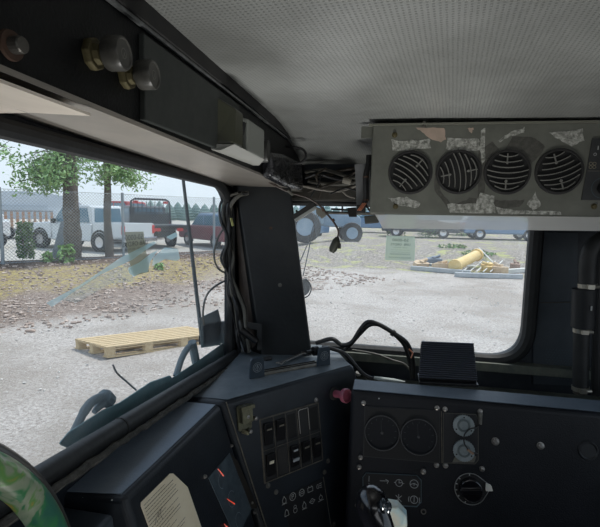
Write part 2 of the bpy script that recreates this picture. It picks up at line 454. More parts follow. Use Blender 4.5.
# ================================================================== WINDSHIELD SILL
mb = MB(); s0, s1 = at(30, 484, X=-.362), at(236, 355, X=-.362); dd = (s1-s0).normalized()
mb.tube([s0-dd*.35, s0, s0+(s1-s0)*.5, s1], .0140, 16)
st = thing('sill_tube', 'long black rubber tube along the bottom of the windshield', 'tube', s0-dd*.35)
obj('sleeve', mb, rubber, st, smooth=True)
jx = at(120, 422, X=-.362); jx = s0+dd*((jx-s0).dot(dd))
mb = MB(); mb.tube([jx-dd*.0015, jx+dd*.0015], .0147, 18); obj('joint_band', mb, blackm, st)
mb = MB(); pts = []
for k in range(60):
    t = k/59; p = s0.lerp(s1, t)-dd*.1*(1-t); pts.append(p+V((.016+.001*sin(k*1.7), 0, -.011+.0015*random.uniform(-1, 1))))
mb.tube(pts, [.0042+.0016*random.random() for _ in pts], 7)
tag(obj('weather_seal', mb, rubberd, smooth=True), 'ragged grey weatherstrip crumbling along the sill below the black tube', 'seal')

# ================================================================== LEFT CONSOLE
def console_left():
    t = thing('instrument_console', 'blue black metal console box left under the windshield, with a small gauge window', 'console', (-.34, .62, -.75))
    d = (cf-EM)/((EM.z-cf.z))        # slope per unit of drop along the corner line
    b = lambda p, dz: V((p.x+d.x*dz, p.y, p.z-dz))
    A = V((-.392, .470, ZC)); D = V((-.392, .770, ZC)); B = EL.copy(); Cc = EM+V((0, -.006, 0))
    H = .40
    mb = MB(); mb.hexa([A-V((0, 0, H)), b(B, H), b(Cc, H), D-V((0, 0, H))], [A, B, Cc, D])
    o = obj('housing', mb, dash, t, bevel=.008, seg=4)
    # top sheet, sky sheen put into its lighter colour
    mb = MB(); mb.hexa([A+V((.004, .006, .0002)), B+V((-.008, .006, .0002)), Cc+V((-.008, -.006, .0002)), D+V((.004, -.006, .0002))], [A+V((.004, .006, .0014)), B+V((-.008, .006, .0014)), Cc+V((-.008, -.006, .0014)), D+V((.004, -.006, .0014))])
    obj('top_plate', mb, mat('left_deck_sheen', (.17, .21, .26), .55, n=9, col2=(.24, .285, .34), bump=(380, .3)), t)
    for u, v in ((98, 471), (178, 408)): bolt(t, frame(at(u, v, Z=ZC+.001), V((0, 0, 1))), .0048, .005)
    # lower stepped box
    mb = MB(); mb.hexa([(-.392, .20, -.78), (-.27, .20, -.78), (-.27, .468, -.78), (-.392, .468, -.78)], [(-.392, .20, -.373), (-.318, .20, -.373), (-.314, .468, -.373), (-.392, .468, -.373)])
    obj('lower_box', mb, mat('lower_box', (.020, .028, .038), .45, n=9, col2=(.04, .05, .062)), t, bevel=.005, seg=3)
    for u, v in ((83, 497.5), (110, 497), (112, 500)):
        mb = MB(frame(at(u, v, Z=ZC-.004), V((0, -1, 0.6)))); mb.lathe([(0, .0008), (.0009, .0006), (.0011, 0)], 8); obj('paint_chip', mb, white, t)
    # gauge window
    q = [at(u, v, P=PL) for u, v in ((208, 478), (229, 453), (251, 509), (236, 540))]
    mb = MB(); mb.hexa([p+nL*.0003 for p in q], [p+nL*.0012 for p in q])
    win = obj('gauge_window', mb, mat('gauge_back', (.04, .055, .068), .3, n=60, col2=(.09, .12, .14)), t)
    Mx = on(230, 500, PL); ax = (at(251, 509, P=PL)-at(229, 453, P=PL)).normalized()
    for (u, v, r) in ((221, 481, .012), (231, 499, .013), (238, 520, .012)):
        mb = MB(on(u, v, PL) @ Matrix.Translation((0, 0, .0014))); mb.strokes([circ(0, 0, r, 18, 20, 260)], .0007)
        obj('scale_arc', mb, mat('dial_print', (.34, .40, .43), .5), win)
    for (u0, v0, u1, v1) in ((217, 469, 222.5, 476), (226, 499, 233.5, 504), (223, 524, 227, 528)):
        a, b2 = at(u0, v0, P=PL)+nL*.0022, at(u1, v1, P=PL)+nL*.0022
        mb = MB(); mb.tube([a, b2], [.0006, .0012], 6); obj('needle', mb, mat('red_needle', (.85, .10, .05), .4, emit=.25), win)
    mb = MB(); mb.M = Matrix(); mb.hexa([at(u, v, P=PL)+nL*.0012 for u, v in ((229, 453), (237, 461), (257, 508), (251, 509))], [at(u, v, P=PL)+nL*.0016 for u, v in ((229, 453), (237, 461), (257, 508), (251, 509))])
    obj('window_edge', mb, mat('brown_edge', (.022, .018, .014), .5), t)
    for u, v in ((231, 446), (204.5, 476.5), (251, 503), (254, 512.5)): bolt(t, on(u, v, PL), .0026, .004)
    # data plate
    P_ = PL[0]+nL*.0008, nL
    poly = [at(u, v, P=P_) for u, v in ((170, 473.5), (173, 473.5), (187.5, 487), (204, 535), (180, 575), (158, 552), (141, 506), (141, 502.5))]
    mb = MB(); mb.hexa([p-nL*.0005 for p in poly], [p+nL*.0004 for p in poly])
    dp = obj('data_plate', mb, mat('aged_plate', (.72, .63, .46), .55, n=30, col2=(.80, .72, .55)), t)
    # printed lines run parallel to the upper left edge
    a, b2 = at(141, 502.5, P=P_), at(170, 473.5, P=P_); dx = (b2-a).normalized(); dy = nL.cross(dx)
    if dy.z > 0: dy = -dy
    M2 = fr(a+nL*.0008, dx, dy, dx.cross(dy)); mb = MB(M2); L_ = (b2-a).length
    rnd = random.Random(3); w = (at(187.5, 487, P=P_)-b2)
    for k in range(17):
        yy = .006+k*.0046; x0 = .003+yy*.0; xmax = L_*.95+min(yy, .02)*.5
        off = -yy*.28 if yy > .0 else 0
        x = x0+max(0, (yy-.004))*.02
        end = xmax*rnd.choice((.55, .75, .95, 1.0)); 
        while x < end:
            wd = rnd.uniform(.002, .006); mb.strokes([[(x, yy), (min(x+wd, end), yy)]], .0011 if k in (1, 5, 9) else .0008, z=0); x += wd+.0012
    obj('printed_text', mb, mat('plate_ink', (.12, .095, .07), .7), dp)
    mb = MB(M2); mb.strokes([[(.019, .034), (.026, .030), (.024, .036), (.034, .028), (.029, .036), (.031, .043)], [(.014, .040), (.018, .033), (.02, .041)]], .0006, z=.0001)
    obj('signature', mb, mat('pen_ink', (.05, .05, .06), .7), dp)
console_left()

# ================================================================== CORNER CONSOLE
def icon(kind):
    c = circ
    return {
        'ex': [[(0, .5), (0, -.15)], [(0, -.38), (0, -.5)]],
        'arrow': [[(-.5, .05), (.5, .15)], [(.2, .3), (.55, .15), (.4, -.15)]],
        'dial': [c(0, 0, .42), [(0, 0), (0, .42)], [(0, 0), (.38, .1)], [(-.6, 0), (-.42, 0)], [(.42, 0), (.6, 0)]],
        'wheel': [c(0, 0, .5), [(-.42, -.1), (0, .08), (.42, -.1)], [(0, .08), (0, -.2)]],
        'drop': [[(0, .5), (.3, 0), (.28, -.3), (0, -.45), (-.28, -.3), (-.3, 0), (0, .5)], [(-.4, -.5), (.4, -.5)]],
        'flake': [[(-.35, -.35), (.35, .35)], [(-.35, .35), (.35, -.35)], [(0, .5), (0, -.5)]],
        'tyre': [c(0, 0, .45), [(0, .3), (0, -.3)], [(-.62, .3), (-.68, 0), (-.62, -.3)], [(.62, .3), (.68, 0), (.62, -.3)]],
        'engine': [[(-.5, .2), (-.2, .2), (-.2, .35), (.2, .35), (.2, .2), (.45, .2), (.45, -.3), (-.3, -.3), (-.5, -.1), (-.5, .2)]],
        'brake': [c(0, 0, .5), [(-.15, -.25), (-.15, .25), (.15, .25), (.15, 0), (-.15, 0)]],
        'fuse': [c(0, 0, .45), [(-.4, .12), (.4, .12)], [(-.4, -.12), (.4, -.12)]],
        'battery': [[(-.45, .25), (.45, .25), (.45, -.35), (-.45, -.35), (-.45, .25)], [(-.25, .25), (-.25, .42)], [(.25, .25), (.25, .42)]],
        'lamp': [c(-.1, 0, .3, 10, 90, 270), [(-.1, .3), (-.1, -.3)], [(.1, .25), (.55, .3)], [(.1, 0), (.55, 0)], [(.1, -.25), (.55, -.3)]],
        'bell': [[(-.35, -.35), (-.25, .2), (0, .5), (.25, .2), (.35, -.35), (-.35, -.35)]],
        'lock': [c(0, -.15, .32), c(0, .3, .22)],
        'gear': [c(0, 0, .3), [(-.5, -.4), (.5, -.4)], [(0, .3), (0, .5)]],
        'diamond': [[(-.5, 0), (0, .35), (.5, 0), (0, -.35), (-.5, 0)], [(-.2, 0), (.2, 0)]],
    }[kind]

def icons(parent, name, items, P, size, m, w=.0005, spin=0, lift=.0006):
    for u, v, k in items:
        mb = MB(on(u, v, P, spin) @ Matrix.Translation((0, 0, lift)))
        mb.strokes([[(x*size, y*size) for x, y in ln] for ln in icon(k)], w, z=0); obj(name, mb, m, parent)

def console_corner():
    t = thing('corner_console', 'black angled console in the corner below the pillar, full of rocker switches', 'console', (-.2, .95, -.78))
    d = (cf-EM)/(EM.z-cf.z); H = .42
    low = lambda p: p+d*H
    top = [EM, ER, V((-.075, 1.085, ZC)), at(340, 352, Z=ZC), V((-.13, 1.205, ZC)), V((-.376, 1.205, ZC)), V((-.376, .777, ZC))]
    bot = [low(EM), low(ER), V((-.075, 1.085, ZC-H)), top[3]-V((0, 0, H)), top[4]-V((0, 0, H)), top[5]-V((0, 0, H)), top[6]-V((0, 0, H))]
    # keep ER's foot behind the right panel
    mb = MB(); mb.hexa(bot, top); obj('housing', mb, dash, t, bevel=.009, seg=4)
    cx = sum((p for p in top), V())/7
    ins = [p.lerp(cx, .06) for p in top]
    mb = MB(); mb.hexa([p+V((0, 0, .0002)) for p in ins], [p+V((0, 0, .0012)) for p in ins]); obj('top_plate', mb, mat('console_top_sheen', (.07, .09, .105), .5, n=14, col2=(.15, .17, .185), amt=.5, bump=(200, .3), spec=.6), t)  # reflected sky on the console top put into this paler colour
    for u, v in ((329, 364.5), (217, 391)): bolt(t, frame(at(u, v, Z=ZC+.001), V((0, 0, 1))), .0045, .005)
    mb = MB(frame(at(207, 385, Z=ZC+.0015), V((0, 0, 1)))); mb.lathe([(.005, 0), (.011, 0), (.011, .0015), (.005, .0015), (.005, 0)], 20); obj('washer', mb, dull, t, smooth=True)
    mb = MB(frame(at(207, 385, Z=ZC+.0015), V((0, 0, 1)))); mb.lathe([(0, 0), (.0048, 0), (.0048, .004), (0, .005)], 6); obj('bolt', mb, blackm, t)
    # angle of the switch rows on the face
    p0, p1 = at(260, 420, P=PC), at(317, 403, P=PC)
    Mx = frame(p0, nC); loc = Mx.inverted() @ p1; spin = math.atan2(loc.y, loc.x)
    q = [at(u, v, P=PC) for u, v in ((260, 420), (317, 403), (327, 457), (270, 481))]
    M = frame(q[0], nC, spin=spin); Mi = M.inverted(); l = [Mi @ p for p in q]
    W = (l[1].x+l[2].x-l[3].x)/2; Hh = -(l[2].y+l[3].y)/2
    # switch panel
    mb = MB(M); mb.rounded(W+.004, Hh+.004, .003, 0, .0008, (W/2, -Hh/2)); sp = obj('switch_panel', mb, tanl, t)
    mb = MB(M); cols = 5; rows = 2; cw = W/cols; rh = Hh/rows
    mb.rounded(W, Hh, .002, .0008, .0014, (W/2, -Hh/2)); obj('panel_face', mb, mat('switch_face', (.010, .010, .010), .5), sp)
    mb = MB(M)
    for i in range(cols+1): mb.box((i*cw, -Hh/2, .002), (.0007, Hh, .0014))
    for j in range(rows+1): mb.box((W/2, -j*rh, .002), (W, .0007, .0014))
    obj('divider', mb, tanl, sp)
    lay = [(0, 0, 'r'), (1, 0, 'r'), (2, 0, 'e'), (3, 0, 'g'), (4, 0, 'e'), (0, 1, 'w'), (1, 1, 'b'), (2, 1, 's'), (3, 1, 'r'), (4, 1, 'r')]
    for i, j, k in lay:
        cx_, cy_ = (i+.5)*cw, -(j+.5)*rh
        if k in 'rws':
            mb = MB(M); yt, yb = cy_+rh*.36, cy_-rh*.36; xw = cw*.34
            # rocker: raised at its top end
            mb.hexa([(cx_-xw, yb, .0014), (cx_+xw, yb, .0014), (cx_+xw, yt, .0014), (cx_-xw, yt, .0014)], [(cx_-xw, yb, .0022), (cx_+xw, yb, .0022), (cx_+xw, yt, .009), (cx_-xw, yt, .009)])
            sw = obj('rocker_switch', mb, black, t, bevel=.0006)
            mb = MB(M)
            if k == 'r': mb.box((cx_, cy_+rh*.16, .0085), (cw*.4, .004, .001), Matrix.Rotation(.3, 4, 'X')); obj('indicator', mb, mat('dim_lens', (.10, .095, .08), .3), sw)
            elif k == 'w': mb.box((cx_, cy_+rh*.1, .0078), (cw*.34, .006, .0015), Matrix.Rotation(.3, 4, 'X')); obj('indicator', mb, mat('pale_lens', (.55, .52, .42), .4), sw)
            else:
                mb.box((cx_, cy_+rh*.20, .0088), (cw*.34, .004, .0015), Matrix.Rotation(.3, 4, 'X')); mb.box((cx_+.001, cy_-rh*.12, .0062), (cw*.5, .006, .0025), Matrix.Rotation(.3, 4, 'X')); obj('indicator', mb, mat('silver_lens', (.42, .46, .5), .3, metal=.4), sw)
        elif k == 'e':
            mb = MB(M); mb.rounded(cw*.7, rh*.8, .001, .0014, .0016, (cx_, cy_)); obj('empty_slot', mb, mat('slot_black', (.002, .002, .002), .8), t)
        elif k == 'b':
            mb = MB(M); mb.rounded(cw*.74, rh*.84, .001, .0014, .0022, (cx_, cy_)); obj('blank_plug', mb, blackm, t)
        elif k == 'g':
            mb = MB(M); mb.tube([(cx_-cw*.36, cy_-rh*.34, .003), (cx_-cw*.40, cy_+rh*.42, .004), (cx_-cw*.32, cy_+rh*.47, .006), (cx_+cw*.40, cy_+rh*.47, .006), (cx_+cw*.46, cy_+rh*.42, .004), (cx_+cw*.5, cy_-rh*.3, .003)], .0009, 6)
            obj('switch_guard', mb, mat('guard_wire', (.45, .43, .4), .35, metal=.6), t, smooth=True)
    # latch / connector bracket
    M = on(243.5, 417, PC, spin*.9) @ Matrix.Scale(1.2, 4)
    mb = MB(M); mb.rounded(.026, .040, .004, 0, .004, (0, 0)); mb.box((0, .004, .009), (.020, .022, .010)); mb.box((.001, .017, .010), (.026, .006, .012)); 
    mb.tube([(-.006, -.020, .003), (0, -.024, .009), (.006, -.020, .003)], .004, 8); la = obj('latch', mb, mat('olive_zinc', (.17, .165, .11), .38, metal=.75, n=90, col2=(.08, .07, .045)), t, bevel=.001)
    for x, y in ((.0, .017), (.001, .002), (.016, -.004), (.004, -.022)):
        mb = MB(M @ Matrix.Translation((x, y, .012))); mb.lathe([(0, .003), (.003, .002), (.0034, -.008), (0, -.008)], 10); obj('screw', mb, steel, la)
    # warning-icon strip
    mb = MB(); e = [at(u, v, P=PC) for u, v in ((282, 497), (322, 478), (328, 528), (292, 540))]
    mb.hexa([p+nC*.0001 for p in e], [p+nC*.0007 for p in e]); ip = obj('icon_plate', mb, mat('icon_black', (.004, .004, .005), .5), t)
    mb = MB(); mb.tube([at(323, 477, P=PC)+nC*.0008, at(331, 527, P=PC)+nC*.0008], .0009, 6); obj('worn_edge', mb, tanl, ip)
    r1 = [(284, 500, 'drop'), (292.5, 496.5, 'brake'), (301.5, 492.5, 'fuse'), (310, 489, 'battery'), (318.5, 486, 'lamp')]
    r2 = [(286.5, 513, 'bell'), (295, 509, 'lock'), (304, 505, 'drop'), (312, 501, 'diamond'), (320.5, 497.5, 'gear')]
    icons(ip, 'icon', r1+r2, PC, .015, mat('icon_grey', (.32, .32, .31), .6), .0013, spin, .0009)
    for u, v in ((316, 400), (268, 485.5), (276, 492), (328, 461), (324.5, 472), (334, 524)): bolt(t, on(u, v, PC), .0042, .003, m=dull if v > 450 else steel, hexa=False)
    # red push-pull knob
    M = on(334, 393.5, PC)
    mb = MB(M); mb.lathe([(.0, 0), (.015, 0), (.015, .003), (.011, .005), (0, .005)], 24); obj('knob_collar', mb, blackm, t, smooth=True)
    mb = MB(M); mb.lathe([(.0085, .004), (.008, .018), (.0085, .026), (.013, .031), (.0155, .034), (.0162, .040), (.0145, .044), (.0135, .0435), (.0125, .042), (0, .042)], 28)
    obj('pull_knob', mb, mat('faded_red', (.24, .05, .085), .4, n=50, col2=(.36, .11, .15)), t, smooth=True)
    # seam edge strip between consoles
    a = EM+nC*.001; b2 = EM+d*.33+nC*.001
    mb = MB(); mb.tube([a+V((.006, .006, 0)), b2+V((.006, .006, 0))], .0012, 6); obj('seam_edge', mb, tanl, t)
console_corner()

# ---- rail bracket on the corner console
def rail_bracket():
    a, b2 = at(257, 377, Z=ZC+.0012), at(322, 365, Z=ZC+.0012)
    x = (b2-a); x.z = 0; Lg = x.length; x.normalize(); y = V((0, 0, 1)).cross(x)
    M = fr(a, x, y, V((0, 0, 1)))
    t = thing('mounting_bracket', 'black metal u-shaped bracket with round logo tabs on the corner console', 'bracket', M)
    mb = MB(M); mb.box((Lg/2, .012, .002), (Lg, .026, .003)); obj('base_rail', mb, mat('worn_rail', (.11, .10, .085), .6, n=90, col2=(.24, .22, .18)), t)
    mb = MB(M); mb.box((Lg/2, .012, .0045), (Lg*.92, .002, .002)); mb.box((Lg/2, .022, .0045), (Lg*.92, .002, .002)); obj('slot', mb, blackm, t)
    tm = mat('tab_blue_black', (.022, .038, .058), .45, n=60, col2=(.03, .045, .06))
    for sx, s in ((0, 1), (Lg+.004, -1)):
        Mt = M @ Matrix.Translation((sx-.002, 0, .0)) @ Matrix.Rotation(rad(90), 4, 'X')
        mb = MB(Mt); w = .036
        mb.prism(roundpoly([(-w/2, 0), (w/2, 0), (w/2*.86, .045), (-w/2*.86, .045)], [.001, .001, .008, .008], 5), 0, .006)
        tb = obj('end_tab', mb, tm, t, bevel=.001)
        mb = MB(Mt @ Matrix.Translation((0, .024, .0064)))
        mb.strokes([circ(0, 0, .0105, 20), circ(0, 0, .007, 16), [(-.004, -.003), (0, .005), (.004, -.003)], [(0, .005), (0, -.005)]], .0008, z=0); obj('emblem', mb, mat('emblem_grey', (.34, .37, .39), .5), tb)
    for sx in (.03, Lg-.014):
        Mk = M @ Matrix.Translation((sx, .020, .030)) @ Matrix.Rotation(rad(90), 4, 'Y')
        mb = MB(Mk); mb.lathe([(0, -.018), (.004, -.018), (.004, 0), (.011 if sx > .05 else .005, .001), (.012 if sx > .05 else .005, .012), (.009 if sx > .05 else .004, .015), (0, .015)], 20); obj('thumb_knob', mb, black, t, smooth=True)
    # loose wrench lying behind
    a, b2 = at(282, 363, Z=ZC+.006), at(302, 352, Z=ZC+.012)
    x = (b2-a); x.z = 0; Lw = x.length; x.normalize(); M = fr(a, x, V((0, 0, 1)).cross(x), V((0, 0, 1)))
    mb = MB(M); mb.prism([(0, -.004), (-.010, -.009), (-.016, -.007), (-.011, -.003), (-.011, .003), (-.016, .007), (-.010, .009), (0, .004), (Lw, .003), (Lw+.008, .008), (Lw+.014, .005), (Lw+.010, 0), (Lw+.014, -.005), (Lw+.008, -.008), (Lw, -.003)], 0, .004)
    w = tag(obj('wrench', mb, steel, bevel=.0008), 'small steel open-ended wrench lying behind the bracket on the corner console', 'wrench')
rail_bracket()

# ================================================================== RIGHT DASH PANEL
def dash_panel():
    t = thing('dashboard', 'wide dark dashboard panel with two round gauges and a rotary switch', 'dashboard', (.2, 1.0, -.78))
    x0, x1 = -.057, .79; H = .40; dy = -H*math.tan(rad(12)); yb = 1.014
    mb = MB(); mb.hexa([(x0, .945+dy, ZD-H), (x1, .945+dy, ZD-H), (x1, yb, ZD-H), (x0, yb, ZD-H)], [(x0, .945, ZD), (x1, .945, ZD), (x1, yb, ZD), (x0, yb, ZD)])
    obj('housing', mb, mat('panel_paint', (.0035, .0045, .007), .5, n=9, col2=(.009, .010, .014), bump=(450, .3), spec=.35), t, bevel=.010, seg=4)
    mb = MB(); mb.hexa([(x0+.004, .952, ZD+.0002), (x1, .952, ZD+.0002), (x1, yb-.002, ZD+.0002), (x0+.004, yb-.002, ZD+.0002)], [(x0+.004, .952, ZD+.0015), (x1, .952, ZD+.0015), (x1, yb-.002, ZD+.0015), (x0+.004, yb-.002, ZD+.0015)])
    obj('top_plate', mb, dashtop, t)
    for u, v in ((439, 387), (508, 391.5), (580, 396)): bolt(t, frame(at(u, v, Z=ZD+.0015), V((0, 0, 1))), .006, .006)
    mb = MB(); rnd = random.Random(5)
    for k in range(26):
        u = rnd.uniform(480, 560); p = at(u, 392+ (u-380)*.085+rnd.uniform(-1, 1), Z=ZD+.0018); mb.M = frame(p, V((0, 0, 1))); mb.lathe([(0, .0008), (.0012, .0004), (.0016, 0)], 6)
    obj('paint_chip', mb, white, t)
    def rect(name, us, mm, par, h=.0012, lift=.0001, bev=0):
        q = [at(u, v, P=PR) for u, v in us]; mb = MB(); mb.hexa([p+nR*lift for p in q], [p+nR*(lift+h) for p in q]); return obj(name, mb, mm, par, bevel=bev)
    face = mat('cluster_face', (.0065, .0065, .0075), .5)
    edge = mat('cluster_edge', (.03, .03, .032), .5)
    cl = rect('gauge_cluster', ((364.5, 406), (440, 410.5), (440, 463), (363, 456.5)), edge, t)
    rect('cluster_face', ((365.3, 406.8), (439.3, 411.2), (439.3, 462.2), (364, 455.8)), face, cl, lift=.0008)
    for (u, v, r) in ((382, 432.5, .0370), (418.5, 436.5, .0375)):
        M = on(u, v, PR)
        mb = MB(M); mb.lathe([(0, .0022), (r*.93, .0022), (r*.93, .005), (r, .005), (r, 0)], 40); g = obj('round_gauge', mb, mat('gauge_rim', (.013, .013, .015), .4), t, smooth=True)
        mb = MB(M); mb.lathe([(0, .0026), (r*.92, .0026)], 40); obj('dial', mb, mat('dial_dark', (.006, .007, .010), .4), g)
        mb = MB(M @ Matrix.Translation((0, 0, .003))); mb.strokes([[(r*.72*cos(a), r*.72*sin(a)), (r*.82*cos(a), r*.82*sin(a))] for a in [rad(-40+k*26) for k in range(11)]], .0006, 0); obj('tick_mark', mb, mat('tick', (.10, .10, .11), .5), g)
        mb = MB(M @ Matrix.Translation((0, 0, .0034))); mb.strokes([[(-.001, 0), (-.003, r*.7)]], .0009, 0); mb.lathe([(0, .0015), (.003, .001), (.003, 0)], 12); obj('needle', mb, mat('needle_grey', (.05, .05, .055), .5), g)
        mb = MB(M); mb.torus((0, 0, .0052), r*.965, .0008, seg=40, sub=6); obj('rim', mb, mat('rim_metal', (.16, .16, .165), .3, metal=.5), g, smooth=True)  # brighter metal ring around each gauge
    # vertical divider and right bay
    mb = MB(); mb.tube([at(441.3, 411, P=PR)+nR*.001, at(442, 463, P=PR)+nR*.001], .0011, 6); obj('divider', mb, tanl, t)
    bay = rect('socket_bay', ((443, 412.5), (476, 414), (478.5, 419), (478.5, 460), (475, 464), (443, 463)), mat('bay_edge', (.075, .072, .06), .5), t)
    rect('bay_face', ((443.6, 413.2), (475.6, 414.7), (477.7, 419.3), (477.7, 459.6), (474.6, 463.2), (443.6, 462.2)), mat('bay_face', (.011, .011, .013), .5), bay, lift=.0008)
    sg = mat('blue_grey_plastic', (.16, .19, .20), .5, n=60, col2=(.24, .27, .28))
    for (u, v) in ((463.3, 425), (463.5, 450)):
        M = on(u, v, PR); r = .0215
        mb = MB(M); n = 28; prof = []
        for k in range(n*2): a = math.pi*k/n; q = r*(1 if k % 2 else .955); prof.append((q*cos(a), q*sin(a)))
        mb.prism(prof, .001, .007); so = obj('socket', mb, sg, t)
        mb = MB(M); mb.lathe([(.009, .0070), (.0095, .0085), (.0125, .0085), (.013, .0070)], 28); obj('socket_ring', mb, mat('blue_grey_dark', (.09, .11, .115), .5), so, smooth=True)
        mb = MB(M)
        for k in range(3):
            a = rad(90+120*k); mb.cyl((r*.78*cos(a), r*.78*sin(a), .007), (r*.78*cos(a), r*.78*sin(a), .0074), .0016, seg=10)
        obj('pin_hole', mb, blackm, so)
    mb = MB(); mb.hexa([at(u, v, P=PR)+nR*.001 for u, v in ((455, 456), (476, 456), (474, 462), (452, 462))], [at(u, v, P=PR)+nR*.003 for u, v in ((455, 456), (476, 456), (474, 462), (452, 462))]); obj('socket_backing', mb, mat('olive_grey', (.11, .105, .085), .6), t)
    w = lambda u, v, h: at(u, v, P=PR)+nR*h
    mb = MB(); mb.tube(smoothp([w(478, 425, .004), w(474, 426, .014), (w(468, 427, .018)), w(463, 432, .018), w(462.5, 440, .018), w(466, 446, .016), w(470, 450, .012), w(477, 453, .006)], 8), .0014, 8); obj('jumper_wire', mb, cableb, t, smooth=True)
    mb = MB(); mb.tube([w(466, 447, .016), w(472, 452, .012)], .0024, 8); obj('wire_splice', mb, mat('splice', (.22, .13, .08), .5), t)
    mb = MB(); mb.tube([w(480, 413, .002), w(480, 424, .004)], [.005, .003], 10); obj('toggle', mb, dull, t, smooth=True)
    # bolts
    for u, v, r in ((363.5, 403, .0042), (437, 408, .0042), (445, 409, .0042), (480, 411.5, .0042), (495.3, 441.3, .0062), (540.5, 445.7, .0058), (482, 469, .0044), (436.5, 465, .0044), (445.5, 465.5, .0044), (360.5, 457.3, .0042), (359.2, 467, .0042), (423.3, 471.5, .0046), (357.3, 505.3, .004)):
        bolt(t, on(u, v, PR), r, .0038, m=steel, hexa=r > .0055)
    for u, v in ((402, 458.5), (379, 398.5)): mb = MB(on(u, v, PR)); mb.lathe([(0, .001), (.0013, .0008), (.0015, 0)], 8); obj('paint_chip', mb, white, t)
    M = on(423.5, 511.5, PR); mb = MB(M); mb.lathe([(.0032, .0012), (.0055, .0012), (.0058, 0)], 20); g = obj('grommet', mb, steel, t, smooth=True)
    mb = MB(M); mb.lathe([(0, .0012), (.0034, .0012), (.0034, 0)], 16); obj('grommet_hole', mb, mat('slot_black', (.002,)*3, .8), g)
    M = on(588, 450.5, PR); mb = MB(M); mb.lathe([(0, .001), (.014, .001), (.016, .003), (.0175, .003), (.019, 0)], 28); obj('blank_grommet', mb, mat('grommet_black', (.011, .012, .014), .45), t, smooth=True)
    # rotary switch: black knob in a teardrop ring
    M = on(470.3, 488.7, PR); R = .0305
    a_t = rad(18); tip = (R*1.42*cos(a_t)*.98, R*1.42*sin(a_t)*.72)
    ring = [(R*cos(rad(a)), R*sin(rad(a))) for a in range(70, 330, 10)]
    ring = [p for p in ring]+[(R*cos(rad(-35)), R*sin(rad(-35))), tip, (R*cos(rad(62)), R*sin(rad(62)))]
    mb = MB(M); mb.prism(ring, 0, .0018); rs = obj('rotary_switch', mb, mat('escutcheon', (.012, .012, .013), .45), t)
    mb = MB(M); mb.tube([V((*p, .002)) for p in ring+[ring[0]]], .0009, 6); obj('escutcheon_ring', mb, mat('ring_silver', (.33, .33, .32), .4, metal=.5), rs, smooth=True)
    mb = MB(M); mb.lathe([(0, .014), (R*.68, .013), (R*.72, .011), (R*.76, .002)], 32); mb.box((-.002, 0, .017), (R*1.35, .009, .009), Matrix.Rotation(rad(8), 4, 'Z')); obj('dial_knob', mb, gloss, rs, bevel=.001)
    mb = MB(M); mb.prism(roundpoly([(R*.92, .001), (tip[0]+.002, tip[1]-.007), (tip[0]-.002, tip[1]+.004), (R*.95, .016)], .002, 3), .002, .006); obj('pointer_tip', mb, mat('ivory_tip', (.62, .60, .54), .5), rs)
    mb = MB(M); mb.strokes([[(R*.88*cos(rad(a)), R*.88*sin(rad(a))), (R*.95*cos(rad(a)), R*.95*sin(rad(a)))] for a in (95, 140, 165, 190, 215, 250)], .0022, .0022); obj('position_mark', mb, white, rs)
    # warning lamp panel
    wp = rect('warning_panel', ((366, 472.5), (417, 475), (421.5, 480), (421.5, 502), (417, 507), (363, 504), (362.5, 477)), mat('warn_edge', (.10, .14, .16), .35, metal=.3), t)
    rect('warning_face', ((366.4, 473.1), (416.6, 475.6), (420.8, 480.4), (420.8, 501), (416.4, 505.6), (363.8, 502.6), (363.3, 477.3)), mat('warn_face', (.012, .012, .013), .45), wp, lift=.0008)
    icons(wp, 'warning_icon', [(369, 479.8, 'ex'), (384, 481.3, 'arrow'), (399, 482.6, 'dial'), (414, 483.6, 'wheel'), (384, 497, 'drop'), (398.5, 498, 'flake'), (414, 499.3, 'tyre')], PR, .0165, mat('warn_icon_ink', (.34, .345, .345), .6), .0012, 0, .0022)
dash_panel()

# ---- lever with black grip in front of the dash
def lever():
    D = .70
    g = lambda u, v, d=D: ray(u, v)*(d/F)
    t = thing('hand_lever', 'glossy black hand lever grip on a pale blue shank in front of the dashboard', 'lever', g(385, 560))
    pts = [g(371, 496, .72), g(372, 503, .70), g(375, 514, .69), g(381, 528, .68), g(388, 548, .67), g(394, 570, .66)]
    P = smoothp(pts, 6); n = len(P); rr_ = [(.012+.013*math.sqrt(max(0, 1-(1-min(1, i/7))**2))) if i < 7 else .025-.0005*(i-7) for i in range(n)]
    rr_ = [r*1.05 for r in rr_]; rr_[0] = .004
    mb = MB(); mb.tube([P[0]+V((0, 0, .004))]+P, [.001]+rr_, 20); obj('grip', mb, gloss, t, smooth=True, angle=80)
    for (u, v) in ((383, 504), (388.5, 507)):
        p = g(u, v, .665); M = frame(p, -ray(u, v)); mb = MB(M); mb.lathe([(0, .004), (.004, .003), (.006, 0), (.0062, -.012)], 16, Matrix.Diagonal((.8, 1.3, 1, 1))); obj('button', mb, mat('button_blue_black', (.03, .04, .05), .18, coat=.5), t, smooth=True)
    mb = MB(); q = [(386, 505, .72), (398, 507, .72), (407, 517, .72), (408, 545, .72), (392, 545, .71)]
    a = [g(*x) for x in q]; b2 = [p+V((0, .02, 0)) for p in a]; mb.hexa(b2, a); obj('shank', mb, mat('pale_shank', (.62, .57, .45), .4, n=30, col2=(.34, .54, .60), amt=.6), t, bevel=.003)
lever()

